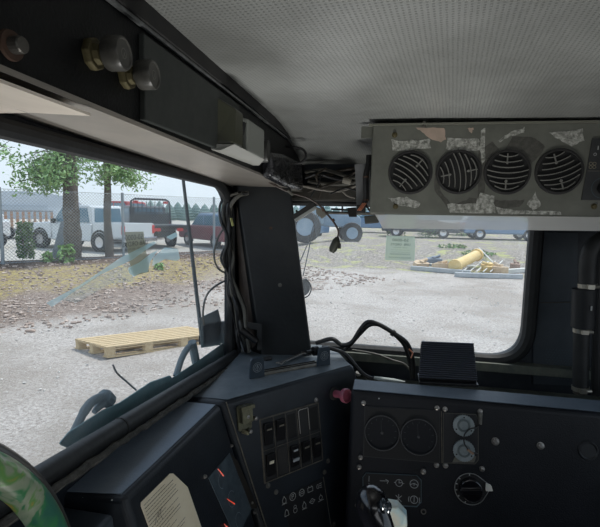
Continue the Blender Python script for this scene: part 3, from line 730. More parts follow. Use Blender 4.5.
# ================================================================== HEATER BOX
def heater():
    x0, x1 = at(371, 170, Y=.9).x, .50; z0, z1 = .0015, .1725
    t = thing('heater_unit', 'grey metal heater box with four round louvred vents under the ceiling', 'heater', ((x0+x1)/2, .9, z0))
    mb = MB(); mb.box(((x0+x1)/2, 1.0, (z0+z1)/2), (x1-x0, .2, z1-z0)); obj('case', mb, heat, t, bevel=.003)
    mb = MB(); mb.box(((x0+x1)/2, .902, z1-.001), (x1-x0+.014, .016, .003)); obj('top_flange', mb, mat('flange', (.16, .16, .13), .5, metal=.3), t)
    mb = MB(); mb.box((x0-.011, .915, z1-.012), (.022, .004, .022)); obj('ear_tab', mb, heat, t)
    r = .0378; angs = (52, 12, -90, -72)
    for (u, v), ang in zip(((410.2, 172.5), (458.5, 172), (507.2, 172), (559, 171.5)), angs):
        M = on(u, v, PH); M.translation.y = .9
        mb = MB(M); mb.lathe([(r*1.10, 0), (r*1.08, .003), (r*.99, .0035), (r*.97, .0015), (r*.97, .0005)], 48); vn = obj('round_vent', mb, blackm, t, smooth=True)
        mb = MB(M); mb.lathe([(0, .0008), (r*.98, .0008)], 40); obj('vent_throat', mb, mat('throat', (.006, .006, .006), .8), vn)
        Ms = M @ Matrix.Rotation(rad(ang), 4, 'Z'); lm = mat('louvre', (.14, .14, .125), .45)
        mb = MB(Ms)
        for k in range(-3, 4):
            xx = k*r*.26; hl = math.sqrt(max(0, (r*.95)**2-xx*xx)); nseg = 9; bow = .006
            pts = [(xx+bow*(1-(2*s/nseg-1)**2)-.004, -hl+2*hl*s/nseg, .0035) for s in range(nseg+1)]
            pts = [p for p in pts if p[0]**2+p[1]**2 < (r*.97)**2]
            for a, b2 in zip(pts[:-1], pts[1:]):
                a, b2 = V(a), V(b2); mb.hexa([a+V((-.0009, 0, -.003)), a+V((.0009, 0, -.003)), b2+V((.0009, 0, -.003)), b2+V((-.0009, 0, -.003))], [a+V((-.0007, 0, .001)), a+V((.0007, 0, .001)), b2+V((.0007, 0, .001)), b2+V((-.0007, 0, .001))])
        obj('louvre', mb, lm, vn)
        for sg_ in (-1, 1):
            mb = MB(Ms); mb.box((sg_*r*.62, -.002, .0042), (r*.5, .0022, .0014)); mb.cyl((sg_*r*.45, -.002, .003), (sg_*r*.45, -.002, .0058), .0024, seg=10)
            obj('louvre_link', mb, lm, vn)
    # screws
    for u, v in ((394.7, 135), (395.5, 206.5), (594, 206.5)):
        bolt(t, on(u, v, PH), .0042, .003, m=brass)
    mb = MB(on(424, 125, PH)); mb.cyl((0, -.004, .002), (0, .006, .002), .0035, seg=12); obj('clip', mb, dull, t)
    # residue patches and bare spots: thin irregular films of old adhesive on the steel
    rnd = random.Random(11)
    def patch(name, us, m, h=.0004, rough=1.2):
        out = []
        for i in range(len(us)):
            a, b2 = us[i], us[(i+1) % len(us)]
            for k in range(5):
                tt = k/5; out.append((a[0]+(b2[0]-a[0])*tt+rnd.uniform(-rough, rough)*.6, a[1]+(b2[1]-a[1])*tt+rnd.uniform(-rough, rough)*.6))
        q = [at(u, v, P=PH) for u, v in out]; q = [V((p.x, .9, p.z)) for p in q]
        mb = MB(); tri = geometry.tessellate_polygon([[V((p.x, p.z, 0)) for p in q]]); vs = [mb._v(p+V((0, -h, 0))) for p in q]
        for tr in tri:
            try: mb.bm.faces.new([vs[i] for i in tr])
            except ValueError: pass
        obj(name, mb, m, t)
    patch('adhesive_patch', ((391, 139), (400, 141), (430, 139), (431, 148), (393, 151)), glue)
    patch('adhesive_patch', ((448, 138), (479, 139), (480, 150), (462, 152), (446, 149)), glue)
    patch('adhesive_patch', ((388, 198), (407, 197), (421, 203), (418, 208), (398, 206)), glue)
    patch('adhesive_patch', ((447, 204), (476, 203), (480, 192), (494, 196), (495, 213), (450, 213)), glue)
    patch('adhesive_patch', ((497, 141), (510, 132), (525, 127), (524, 133), (512, 136), (500, 142)), glue)
    patch('adhesive_patch', ((548, 133), (582, 129), (584, 140), (572, 146), (556, 138)), glue)
    patch('adhesive_patch', ((527, 204), (535, 192), (541, 205), (533, 211)), glue)
    patch('adhesive_patch', ((495, 207), (515, 210), (560, 212), (563, 215), (498, 214)), glue)
    patch('adhesive_patch', ((481, 130), (485, 128), (485, 160), (482, 165), (480, 150)), glue, rough=.6)
    dk = mat('dark_residue', (.035, .034, .028), .5, n=120, col2=(.08, .078, .065))
    patch('dark_residue', ((512, 136), (535, 138), (545, 146), (540, 155), (528, 168), (522, 160), (505, 150)), dk, h=.0002)
    patch('dark_residue', ((478, 152), (492, 142), (500, 150), (486, 160), (484, 195), (478, 198)), dk, h=.0002)
    patch('dark_residue', ((436, 160), (441, 170), (440, 190), (452, 206), (470, 198), (500, 200), (525, 200), (520, 207), (450, 212), (434, 190)), dk, h=.0002)
    patch('bare_patch', ((415, 127.5), (444, 128), (446, 139), (441, 142), (430, 139), (422, 132)), beige)
    patch('bare_patch', ((467, 128), (474, 128), (472, 134)), beige)
    # control panel at right end, slanted left edge
    q = [at(u, v, P=PH) for u, v in ((592, 138.5), (640, 138.5), (640, 201), (581, 200))]; q = [V((p.x, .9, p.z)) for p in q]
    mb = MB(); mb.hexa(q, [p+V((0, -.002, 0)) for p in q]); cp = obj('control_plate', mb, mat('control_black', (.014, .015, .016), .5, n=60, col2=(.024, .025, .026)), t)
    mb = MB(); mb.tube([V((at(587, 171, P=PH).x, .898, at(587, 171, P=PH).z)), V((at(640, 171, P=PH).x, .898, at(640, 171, P=PH).z))], .0008, 6); obj('divider', mb, dull, cp)
    f2 = lambda u, v: on(u, v, PH) @ Matrix.Translation((0, 0, .0024))
    mb = MB(f2(597.5, 148)); mb.strokes([[(0, .003), (0, -.003)]], .0014, 0); mb.M = f2(594.5, 154.5); mb.strokes([circ(0, 0, .0022, 12)], .001, 0); obj('switch_mark', mb, white, cp)
    mb = MB(f2(592, 165.5)); 
    for sx in (-1, 1):
        for sy in (-1, 1): mb.strokes([circ(sx*.003, sy*.003, .0026, 12)], .0008, 0)
    obj('fan_icon', mb, mat('fan_ink', (.30, .27, .18), .6), cp)
    mb = MB(f2(602, 188)); mb.strokes([circ(0, 0, .018, 24, 60, 300)], .001, 0); obj('dial_arc', mb, mat('arc_blue', (.05, .08, .10), .5), cp)
    mb = MB(f2(604, 188)); mb.lathe([(0, .014), (.010, .013), (.011, .01), (.012, 0)], 24); obj('fan_knob', mb, black, cp, smooth=True)
    # translucent plastic valance hanging from its lower edge
    q = [at(u, v, Y=.8985) for u, v in ((375, 214.5), (640, 217.5), (640, 231.5), (383, 228.5))]
    mb = MB(); mb.face(q); obj('valance', mb, film('milky_plastic', (.92, .92, .90), .62), t)
heater()

# bracket beside the heater with cable and stripped copper ends
def side_bracket():
    q = [at(u, v, Y=1.0) for u, v in ((354.5, 164), (370, 163), (371, 207), (357, 210))]
    t = thing('mounting_plate', 'narrow grey steel plate left of the heater box', 'bracket', q[3])
    mb = MB(); mb.hexa([p+V((0, .004, 0)) for p in q], q); obj('plate', mb, mat('plate_grey', (.13, .135, .14), .5, metal=.3, n=20, col2=(.20, .20, .20)), t, bevel=.001)
    g = lambda u, v, Y=.985: at(u, v, Y=Y)
    c = thing('heater_cable', 'thick black cable with bare copper ends hanging left of the heater box', 'cable', g(366, 208))
    mb = MB(); mb.tube(smoothp([g(369, 155), g(368.5, 165), g(366, 175), g(366, 188), g(366, 199), g(363, 206)]), .006, 10); obj('sheath', mb, cableb, c, smooth=True)
    for v in (177, 200):
        mb = MB(); mb.tube([g(366, v-.8), g(366, v+.8)], .0068, 10); obj('cable_tie', mb, rust, c)
    for k in range(3):
        mb = MB(); mb.tube([g(363+k*1.6, 203, .975), g(357.5+k*1.6, 210.5, .97)], .0013, 8); obj('copper_end', mb, copper, c, smooth=True)
    mb = MB(); mb.box(g(361, 209, .99), (.020, .012, .018)); obj('terminal_block', mb, blackm, c, bevel=.002)
    mb = MB(); mb.tube(smoothp([g(366, 205), g(370, 211), g(374, 214)]), .002, 8); obj('branch_wire', mb, cableb, c, smooth=True)
    mb = MB(); mb.hexa([at(u, v, Y=1.02) for u, v in ((364, 216), (378, 215), (379, 223), (365, 224))], [at(u, v, Y=1.0) for u, v in ((364, 216), (378, 215), (379, 223), (365, 224))])
    tag(obj('junction_box', mb, mat('olive_box', (.05, .052, .045), .6), bevel=.002), 'small olive block hanging at the heater corner before the window', 'box')
side_bracket()

# wiper drive bar above the front window + hanging connectors
def hanging():
    g = lambda u, v, Y=1.15: at(u, v, Y=Y)
    t = thing('wiper_drive', 'dark horizontal wiper drive bar across the top of the front window', 'wiper drive', g(350, 212, 1.2))
    mb = MB(); mb.tube([g(322, 212.5, 1.2), g(385, 214, 1.2)], .0042, 10); obj('bar', mb, dull, t, smooth=True)
    mb = MB(); mb.hexa([g(u, v, 1.215) for u, v in ((347, 208), (356, 207), (357, 217), (349, 217))], [g(u, v, 1.19) for u, v in ((347, 208), (356, 207), (357, 217), (349, 217))]); obj('link_block', mb, blackm, t, bevel=.002)
    mb = MB(); mb.hexa([g(u, v, 1.215) for u, v in ((331, 208), (348, 209), (348, 211), (331, 210))], [g(u, v, 1.20) for u, v in ((331, 208), (348, 209), (348, 211), (331, 210))]); obj('arm', mb, rubber, t)
    # two connectors
    a, b2 = g(294, 219, 1.05), g(316, 205, 1.05); x = (b2-a).normalized(); y = V((0, -1, 0)); z = x.cross(y)
    M = fr(a, x, y, z); L = (b2-a).length
    t = thing('wire_connector', 'long black and grey cable connector hanging beside the pillar top', 'connector', M)
    mb = MB(M); mb.box((L/2, 0, .004 if z.z > 0 else -.004), (L, .014, .012)); obj('shell', mb, blackm, t, bevel=.0015)
    mb = MB(M); mb.box((L/2, .002, -.005 if z.z > 0 else .005), (L*.96, .012, .007)); obj('grey_side', mb, mat('grey_plastic', (.25, .26, .25), .5), t, bevel=.001)
    mb = MB(M); mb.box((L*.25, 0, (.012 if z.z > 0 else -.012)), (.004, .006, .006)); obj('catch', mb, blackm, t)
    mb = MB(); q = ((316, 207), (322, 209), (327, 215), (322, 219), (316, 213)); mb.hexa([g(u, v, 1.06) for u, v in q], [g(u, v, 1.045) for u, v in q])
    tag(obj('terminal_plug', mb, mat('dirty_plug', (.16, .155, .13), .6), bevel=.002), 'small dirty beige plug next to the black connector by the pillar', 'plug')
    # harness coming down from the header and ending in a hanging plug
    h = lambda u, v, Y: at(u, v, Y=Y)
    c = thing('hanging_cable', 'thin brown cable ending in a black plug hanging in front of the window', 'cable', h(334, 246, 1.03))
    mb = MB(); mb.tube(smoothp([h(263, 178, .98), h(276, 186, .98), h(292, 193, 1.0), h(308, 198, 1.02), h(320, 206, 1.03), h(328, 215, 1.03), h(335, 224, 1.03), h(338.5, 232, 1.03), h(337, 239, 1.03)]), .0022, 8); obj('wire', mb, mat('brown_cable', (.05, .035, .028), .5), c, smooth=True)
    mb = MB(); mb.tube([h(337.5, 237, 1.03), h(336.5, 241, 1.03), h(333, 249, 1.03), h(331.5, 252, 1.03)], [.004, .0095, .0095, .006], 12); obj('plug', mb, mat('plug_black', (.03, .032, .022), .5), c, smooth=True, angle=30)
    mb = MB(); mb.box(h(339.5, 246, 1.03), (.006, .008, .012)); obj('catch', mb, blackm, c)
    mb = MB(); mb.tube([h(322, 207, 1.025), h(324, 211, 1.025)], .0035, 8); mb.tube([h(332.5, 219, 1.03), h(334, 221.5, 1.03)], .0035, 8); obj('clip', mb, rust, c)
    # round horn on two thin cords, outside the glass
    o = lambda u, v, Y=1.33: at(u, v, Y=Y)
    t = thing('round_horn', 'small round horn hanging on two thin cords outside, right of the pillar', 'lamp', o(303, 287))  # a horn, not a lamp
    M = frame(o(303, 287), V((.75, -.6, .1))); mb = MB(M); mb.lathe([(0, -.02), (.014, -.018), (.024, -.002), (.026, .004), (.024, .006), (.015, .004), (0, .003)], 24); obj('horn_head', mb, mat('horn_grey', (.05, .055, .06), .5), t, smooth=True)
    mb = MB(); mb.tube(smoothp([o(319, 214), o(312, 236), o(307, 258), o(303, 276)]), .0016, 6); mb.tube(smoothp([o(317, 214), o(309, 240), o(300, 262), o(296, 274)]), .0016, 6); obj('cord', mb, mat('cord_grey', (.10, .13, .15), .5), t, smooth=True)
    mb = MB(); mb.tube(smoothp([o(306, 279), o(310, 284), o(311, 290), o(308, 296), o(302, 298), o(299, 296)]), .0022, 6); obj('loop', mb, blackm, t, smooth=True)
hanging()

# wiring in the cavity above the front window
def cavity():
    rnd = random.Random(4); g = lambda u, v, Y: at(u, v, Y=Y)
    mats = [cableb, cableg, mat('cable_brown', (.05, .04, .03), .6), mat('cable_light', (.22, .20, .17), .6)]
    specs = [([(305, 178), (318, 174), (332, 178), (352, 182)], .003, 0, 1.14), ([(303, 186), (322, 190), (340, 191), (356, 186)], .003, 3, 1.13),
             ([(308, 192), (325, 186), (342, 180), (356, 172)], .0028, 2, 1.15), ([(305, 172), (325, 170), (345, 176), (356, 178)], .004, 1, 1.16),
             ([(310, 198), (320, 180), (318, 172), (310, 170)], .002, 0, 1.12), ([(342, 191), (348, 196), (355, 198)], .0022, 3, 1.12),
             ([(318, 200), (321, 188), (316, 176), (326, 168)], .0025, 2, 1.13), ([(308, 181), (325, 184), (345, 184), (356, 182)], .005, 1, 1.17),
             ([(306, 176), (325, 176), (340, 171), (356, 168)], .0045, 2, 1.18), ([(330, 194), (345, 188), (357, 191)], .002, 0, 1.12)]
    t = thing('wiring_loom', 'tangle of dusty cables in the dark gap left of the heater box', 'wiring', g(330, 190, 1.16))
    for pts, r, m, Y in specs:
        mb = MB(); mb.tube(smoothp([g(u, v, Y+rnd.uniform(-.01, .01)) for u, v in pts]), r, 8); obj('cable', mb, mats[m], t, smooth=True)
    mb = MB(); mb.tube([g(343, 180, 1.12), g(351, 182, 1.12)], [.008, .008], 10); obj('coupling', mb, mat('coupling', (.26, .24, .20), .6), t, smooth=True)
    # glossy black duct hanging at the end of the header
    q = [at(u, v, X=XF+.022) for u, v in ((272, 152), (286, 154), (302, 163), (304, 190), (288, 186), (273, 178))]
    mb = MB(); mb.hexa([V((XF+.001, p.y, p.z)) for p in q], q)
    tag(obj('black_bag', mb, mat('plastic_sheet', (.012, .012, .014), .22, bump=(28, 1., .02), coat=.3), bevel=.008, seg=3), 'crumpled glossy black plastic wrap at the end of the header beside the dome lamp', 'wrap')
    mb = MB(); h = lambda u, v, Y=1.0: at(u, v, Y=Y)
    mb.tube(smoothp([h(262, 143), h(275, 145), (h(290, 147)), h(302, 149), h(306, 156), h(300, 163), h(288, 162), h(276, 158), h(266, 162), h(262, 170), h(270, 181), h(283, 190), h(290, 193)]), .0026, 8)
    tag(obj('looped_cable', mb, cableb, smooth=True), 'thin black cable looped behind the dome lamp and under the header', 'cable')
    mb = MB(); mb.tube([h(288, 190.5, .985), h(293, 195, .985)], .0032, 8); tag(obj('cable_end', mb, cableg, smooth=True), 'grey crimped cable end just above the pillar top', 'cable')
cavity()

# ================================================================== DOME LAMP ON THE HEADER
def dome():
    X = XF+.0227
    t = thing('dome_lamp', 'boxy dome lamp with dark lens and pale grey housing under the fascia edge', 'lamp', V((X, .62, .085)))
    def blk(name, ya, yb, y0, y1, z0, z1, zz0, zz1, m, x1=X, x1b=None):
        """wall rectangle ya..yb, front rectangle y0..y1"""
        mb = MB(); xb = x1b or x1; mb.hexa([(XF+.001, ya, z0), (xb, y0, zz0), (xb, y1, zz0), (XF+.001, yb, z0)], [(XF+.001, ya, z1), (x1, y0+.006, zz1), (x1, y1, zz1), (XF+.001, yb, z1)]); return obj(name, mb, m, t, bevel=.0025, seg=3)
    blk('dark_lens', .560, .622, .582, .621, .086, .148, .090, .136, mat('smoked_lens', (.036, .038, .022), .35))
    blk('switch_slot', .622, .640, .622, .640, .088, .140, .092, .132, gloss, x1=X-.006)
    blk('pale_housing', .640, .742, .640, .734, .082, .140, .088, .134, mat('lamp_housing', (.20, .21, .19), .4))
    mb = MB(); mb.box((X-.004, .631, .118), (.005, .009, .018), Matrix.Rotation(.2, 4, 'Y')); obj('rocker', mb, black, t, bevel=.001)
    mb = MB(); mb.hexa([(XF+.001, .556, .078), (XF+.012, .560, .078), (XF+.012, .742, .078), (XF+.001, .742, .078)], [(XF+.001, .556, .086), (X+.0005, .584, .0895), (X+.0005, .736, .0875), (XF+.001, .742, .084)]); obj('base_tray', mb, mat('tray_grey', (.26, .26, .24), .45), t, bevel=.001)
    yD = .742
    M = frame(V((XF+.012, yD+.028, .105)), V((1, -.1, 0))); mb = MB(M); mb.lathe([(0, .01), (.015, .009), (.016, .006), (.016, -.012)], 20, Matrix.Diagonal((.6, 1.2, 1, 1)))
    tag(obj('sensor_cap', mb, mat('sensor', (.035, .035, .033), .4), smooth=True), 'small dark oval cap behind the dome lamp on the fascia', 'cap')
dome()

# knobs on the fascia
def fascia_knob(u, v, un, vn, r, label):
    tip = at(u, v, X=XF+.022); base = V((XF, tip.y, tip.z)); M = frame(base, V((1, .06, 0)))
    t = thing('knob', label, 'knob', M)
    mb = MB(M); mb.lathe([(0, .006), (r*.95, .006), (r*1.0, .003), (r*.95, 0)], 8); mb.lathe([(0, .010), (r*.62, .010), (r*.7, .005)], 8); obj('lock_nut', mb, brass, t, bevel=.0008)
    mb = MB(M); mb.lathe([(r*.4, .009), (r*.45, .0135), (r*.97, .014), (r*1.02, .0155), (r*1.02, .0255), (r*.95, .0275), (r*.86, .0275), (r*.8, .0265), (0, .0265)], 32); k = obj('cap', mb, mat('knob_grey', (.045, .043, .038), .38, n=200, col2=(.075, .072, .062)), t, smooth=True)
    mb = MB(M @ Matrix.Translation((0, 0, .0268))); mb.strokes([circ(0, 0, r*.3, 12), [(-r*.15, -r*.35), (r*.1, r*.1)], [(0, .0), (r*.2, -r*.2)]], .0007, z=0); obj('symbol', mb, mat('knob_mark', (.16, .155, .14), .5), k)
fascia_knob(117, 53, 94, 53, .0122, 'round black knob with brass nut, nearer of two on the fascia above the windshield')
fascia_knob(148, 74.5, 133, 73, .0118, 'round black knob with brass nut, farther of two, beside the cover plate')
tip = at(19, 45, X=XF+.006); M = frame(V((XF, tip.y, tip.z)), V((1, 0, 0)))
t = thing('fascia_bolt', 'hex bolt with rusty washer at the left end of the dark fascia', 'bolt', M)
mb = MB(M); mb.lathe([(0, .002), (.0085, .002), (.009, 0)], 24); obj('washer', mb, rust, t)
mb = MB(M); mb.lathe([(0, .009), (.0045, .009), (.005, .008), (.005, .001)], 16); obj('head', mb, dull, t)

# ================================================================== CABLE BUNDLE AT THE PILLAR
def bundle():
    rnd = random.Random(9); g = lambda u, v, Y: at(u, v, Y=Y)
    base = [(243, 193), (233, 196), (227, 206), (226, 222), (229, 240), (228, 258), (230, 275), (233, 292), (238, 308), (241, 324), (243, 340), (246, 352)]
    t = thing('cable_bundle', 'bundle of black and grey cables strapped down the left side of the pillar', 'cables', g(243, 350, 1.05))
    for k in range(9):
        off = (k-4)*1.5; pts = []
        for i, (u, v) in enumerate(base):
            w = .25 if i in (4, 6) else 1.
            pts.append(g(u+off*w+rnd.uniform(-1.2, 1.2)*w, v, 1.06+rnd.uniform(-.012, .012)))
        mb = MB(); mb.tube(smoothp(pts, 6), rnd.choice((.0032, .004, .0048)), 8); obj('cable', mb, [cableb, cableb, cableg, cableb, mat('cable_mid', (.03, .03, .028), .5)][k % 5], t, smooth=True)
    for u, v in ((229, 241), (230, 263)):
        M = frame(g(u, v, 1.045), V((0, 0, 1))); mb = MB(M); mb.lathe([(.018, -.003), (.019, 0), (.018, .003)], 20); obj('cable_tie', mb, blackm, t)
    mb = MB(); mb.hexa([g(u, v, 1.05) for u, v in ((247, 322), (262, 324), (262, 350), (257, 350), (257, 330), (247, 328))], [g(u, v, 1.04) for u, v in ((247, 322), (262, 324), (262, 350), (257, 350), (257, 330), (247, 328))])
    obj('clamp_bracket', mb, blackm, t, bevel=.001)
    mb = MB(); mb.tube([g(241, 330, 1.03), g(257, 342, 1.03)], [.010, .007], 12); obj('connector', mb, black, t, smooth=True)
    mb = MB(); mb.tube([g(233, 226, 1.04), g(231, 218, 1.04), g(232, 222, 1.04)], .003, 6); obj('tape_mark', mb, mat('yellow_tape', (.35, .34, .12), .6), t)
    o = lambda u, v: at(u, v, X=-.40)
    mb = MB(); mb.tube(smoothp([o(226, 225), o(218, 238), o(214, 255), o(218, 268), o(227, 274)]), .0025, 6)
    tag(obj('wire_loop', mb, cableg, smooth=True), 'thin grey wire loop outside the glass, upper one left of the pillar cables', 'wire')
    mb = MB(); mb.tube(smoothp([o(228, 279), o(214, 287), o(206, 297), o(203, 312), o(204, 325)]), .0025, 6)
    tag(obj('wire_loop', mb, cableg, smooth=True), 'thin grey wire arc outside the glass, lower one above the mirror bracket', 'wire')
bundle()

# ================================================================== AROUND THE FRONT WINDOW SILL
def sill():
    g = lambda u, v, Y: at(u, v, Y=Y)
    t = thing('sill_cables', 'thick black cables arching over the front window sill beside the ribbed box', 'cables', g(370, 378, 1.12))
    P = [[(316, 343), (332, 339), (342, 345), (352, 342), (360, 330), (368, 322), (380, 325), (395, 334), (406, 342), (411, 352), (413, 364), (414, 378)],
         [(345, 350), (352, 343), (360, 334), (370, 325), (382, 326), (396, 336), (404, 345), (408, 356), (411, 368), (412, 379)],
         [(322, 347), (333, 349), (345, 354), (354, 364), (362, 373), (370, 378), (378, 379)]]
    for i, p in enumerate(P):
        Y = 1.14+.008*i if i < 2 else 1.10
        mb = MB(); mb.tube(smoothp([g(u, v, Y) for u, v in p], 6), (.0058, .0048, .005)[i], 10); obj('cable', mb, cableb, t, smooth=True)
    for u, v in ((362, 329), (393, 333)):
        mb = MB(); mb.tube([g(u-1, v-.8, 1.14), g(u+1.2, v+1, 1.14)], .0085, 10); obj('cable_tie', mb, blackm, t)
    mb = MB(); mb.tube([g(409, 349, 1.13), g(413, 353, 1.13), g(411, 358, 1.13)], .002, 6); obj('bare_wire', mb, copper, t)
    mb = MB(); mb.tube([g(374, 377.5, 1.09), g(383, 379.5, 1.09), g(395, 381, 1.09), g(405, 382, 1.09)], [.0035, .006, .0055, .002], 10); obj('sheath_end', mb, mat('whitish_sheath', (.42, .47, .46), .5), t, smooth=True)
    mb = MB(); mb.lathe([(0, .008), (.006, .006), (.008, 0)], 12, frame(g(358, 374, 1.14), V((0, -.5, 1)))); obj('plug_cap', mb, mat('pale_cap', (.32, .32, .30), .6), t, smooth=True)
    # ribbed heat sink box
    q = [at(419, 378, Z=ZD+.012), at(477, 381, Z=ZD+.012)]
    tl, tr = at(421.5, 341, Y=1.085), at(473.5, 343, Y=1.085)
    bl_, br_ = at(419, 378, Y=1.035), at(477, 381, Y=1.035)
    t = thing('heat_sink_box', 'black ribbed metal box standing at the window edge of the dashboard', 'amplifier', bl_)
    n = (br_-bl_).cross(tl-bl_).normalized()
    if n.y > 0: n = -n
    mb = MB(); mb.hexa([p-n*.030 for p in (bl_, br_, tr, tl)], [bl_, br_, tr, tl]); obj('case', mb, blackm, t, bevel=.001)
    fm = mat('fin_sky_sheen', (.085, .095, .125), .35, spec=.7); N = 18  # sky reflection put into the lighter fin colour
    for k in range(N):
        f0, f1 = (k+.2)/N, (k+.65)/N
        a, b2 = bl_.lerp(tl, f0), br_.lerp(tr, f0); c, d = br_.lerp(tr, f1), bl_.lerp(tl, f1)
        mb = MB(); mb.hexa([a, b2, c, d], [a+n*.006, b2+n*.006, c+n*.0045, d+n*.0045]); obj('fin', mb, fm, t)
    a, b2 = at(419, 384.5, Y=1.018), at(478.5, 387.5, Y=1.018)
    mb = MB(); mb.hexa([a, b2, b2+V((0, .06, 0)), a+V((0, .06, 0))], [a+V((0, 0, .006)), b2+V((0, 0, .006)), b2+V((0, .06, .006)), a+V((0, .06, .006))]); obj('foot_plate', mb, black, t, bevel=.001)
    mb = MB(); mb.hexa([bl_+V((.002, .004, -.012)), br_+V((-.002, .004, -.012)), br_+V((-.002, .03, -.012)), bl_+V((.002, .03, -.012))], [bl_+V((.002, .002, .0)), br_+V((-.002, .002, 0)), br_+V((-.002, .03, 0)), bl_+V((.002, .03, 0))]); obj('lower_case', mb, blackm, t)
    bolt(t, frame(at(481, 386, Y=1.025), V((0, 0, 1))), .0045, .005, m=brass)
    # lumps of debris on the ledge behind
    rnd = random.Random(2)
    dm = mat('debris', (.10, .095, .075), .9, n=200, col2=(.22, .20, .15))
    mb = MB()
    for k in range(90):
        u = rnd.choice((rnd.uniform(380, 418), rnd.uniform(480, 510))); p = at(u, rnd.uniform(372, 380), Z=-.462); r = rnd.uniform(.002, .005)
        mb.lathe([(0, r*.8), (r, r*.3), (r*.8, 0)], 5, Matrix.Translation(p))
    o = tag(obj('sill_debris', mb, dm), 'dirt and crumbs on the ledge below the front window', 'debris', kind='stuff')
    # wiring on wall under window
    mb = MB(); mb.tube(smoothp([g(352, 350, 1.2), g(375, 354, 1.2), g(392, 360, 1.2), g(404, 364, 1.2), g(412, 372, 1.2)]), .003, 8)
    tag(obj('wall_cable', mb, cableg, smooth=True), 'dusty grey cable on the wall just below the front window', 'cable')
sill()

# textured sheet on the wall right of the window
mb = MB(); q = [at(u, v, Y=YW-.003) for u, v in ((548, 345), (580, 346), (578, 386), (545, 384))]; mb.face(q)
lat = mat('tread_sheet', (.03, .042, .055), .5, n=20, col2=(.05, .065, .08))
mb2 = MB(); q = [at(u, v, Y=YW-.004) for u, v in ((533, 232), (578, 233), (577, 386), (533, 384))]
mb2.hexa([p+V((0, .003, 0)) for p in q], q)
t = struct('trim_9', mb2, mat('wall_sheet', (.035, .045, .058), .55, n=7, col2=(.065, .08, .095), amt=.4, bump=(600, .3)), bevel=.001)
mb = MB(); rows = 18
a0 = at(546, 350, Y=YW-.0045)
for i in range(12):
    for j in range(12):
        x = a0.x+i*.0075+(j % 2)*.0037; z = a0.z-j*.007
        if x < at(577, 350, Y=YW).x: mb.face([(x, a0.y, z), (x+.003, a0.y, z+.0015), (x+.0045, a0.y, z+.0045), (x+.0015, a0.y, z+.003)])
obj('tread_pattern', mb, mat('tread_blue', (.06, .08, .10), .4), t)  # tread marks in a bluer tone than the sheet
mb = MB(); mb.tube([at(531, 303, Y=YW-.006), at(577, 302, Y=YW-.006)], .0012, 6); obj('seam', mb, tanl, t)

# hose at right
def hose():
    g = lambda u, v, Y=1.12: at(u, v, Y=Y)
    t = thing('coolant_hose', 'vertical black hose with sleeve and steel clamps right of the front window', 'hose', g(580, 392))
    mb = MB(); mb.tube(smoothp([g(642, 230), g(614, 234), g(601, 240), g(591, 250), (g(588, 264)), g(587.5, 285), g(585, 310)], 8), .0185, 18); obj('upper_hose', mb, rubber, t, smooth=True)
    mb = MB(); mb.tube([g(584.5, 289), g(583, 327)], .0250, 20); obj('sleeve', mb, mat('sleeve', (.010, .011, .013), .6), t, smooth=True)
    mb = MB(); mb.tube([g(581.5, 325), g(580.5, 389)], .0170, 18); obj('lower_hose', mb, rubber, t, smooth=True)
    mb = MB(); mb.tube([g(580, 386), g(580, 393)], .015, 18); obj('pipe_stub', mb, dull, t, smooth=True)
    for u, v, r in ((587.5, 285.5, .0195), (582, 330, .0185), (580.5, 388, .0180)):
        mb = MB(); mb.tube([g(u, v-2), g(u, v+2)], r+.0006, 20); mb.box(g(u-1, v)+V((0, -r-.003, 0)), (.014, .008, .010)); mb.cyl(g(u+1, v)+V((0, -r-.003, 0)), g(u+7, v)+V((0, -r-.003, 0)), .004, seg=8); obj('hose_clamp', mb, mat('clamp', (.40, .38, .33), .35, metal=.8), t)
    mb = MB(); mb.box(g(586, 306, 1.12)+V((0, -.028, 0)), (.003, .001, .010)); obj('sleeve_mark', mb, white, t)
    mb = MB(); mb.tube(smoothp([g(640, 238, 1.15), g(603, 245, 1.15), g(598, 262, 1.15), g(597, 300, 1.15), g(596, 395, 1.15)]), .010, 10)
    tag(obj('thin_hose', mb, rubber, smooth=True), 'thinner black pipe running down behind the clamped hose', 'hose')
hose()

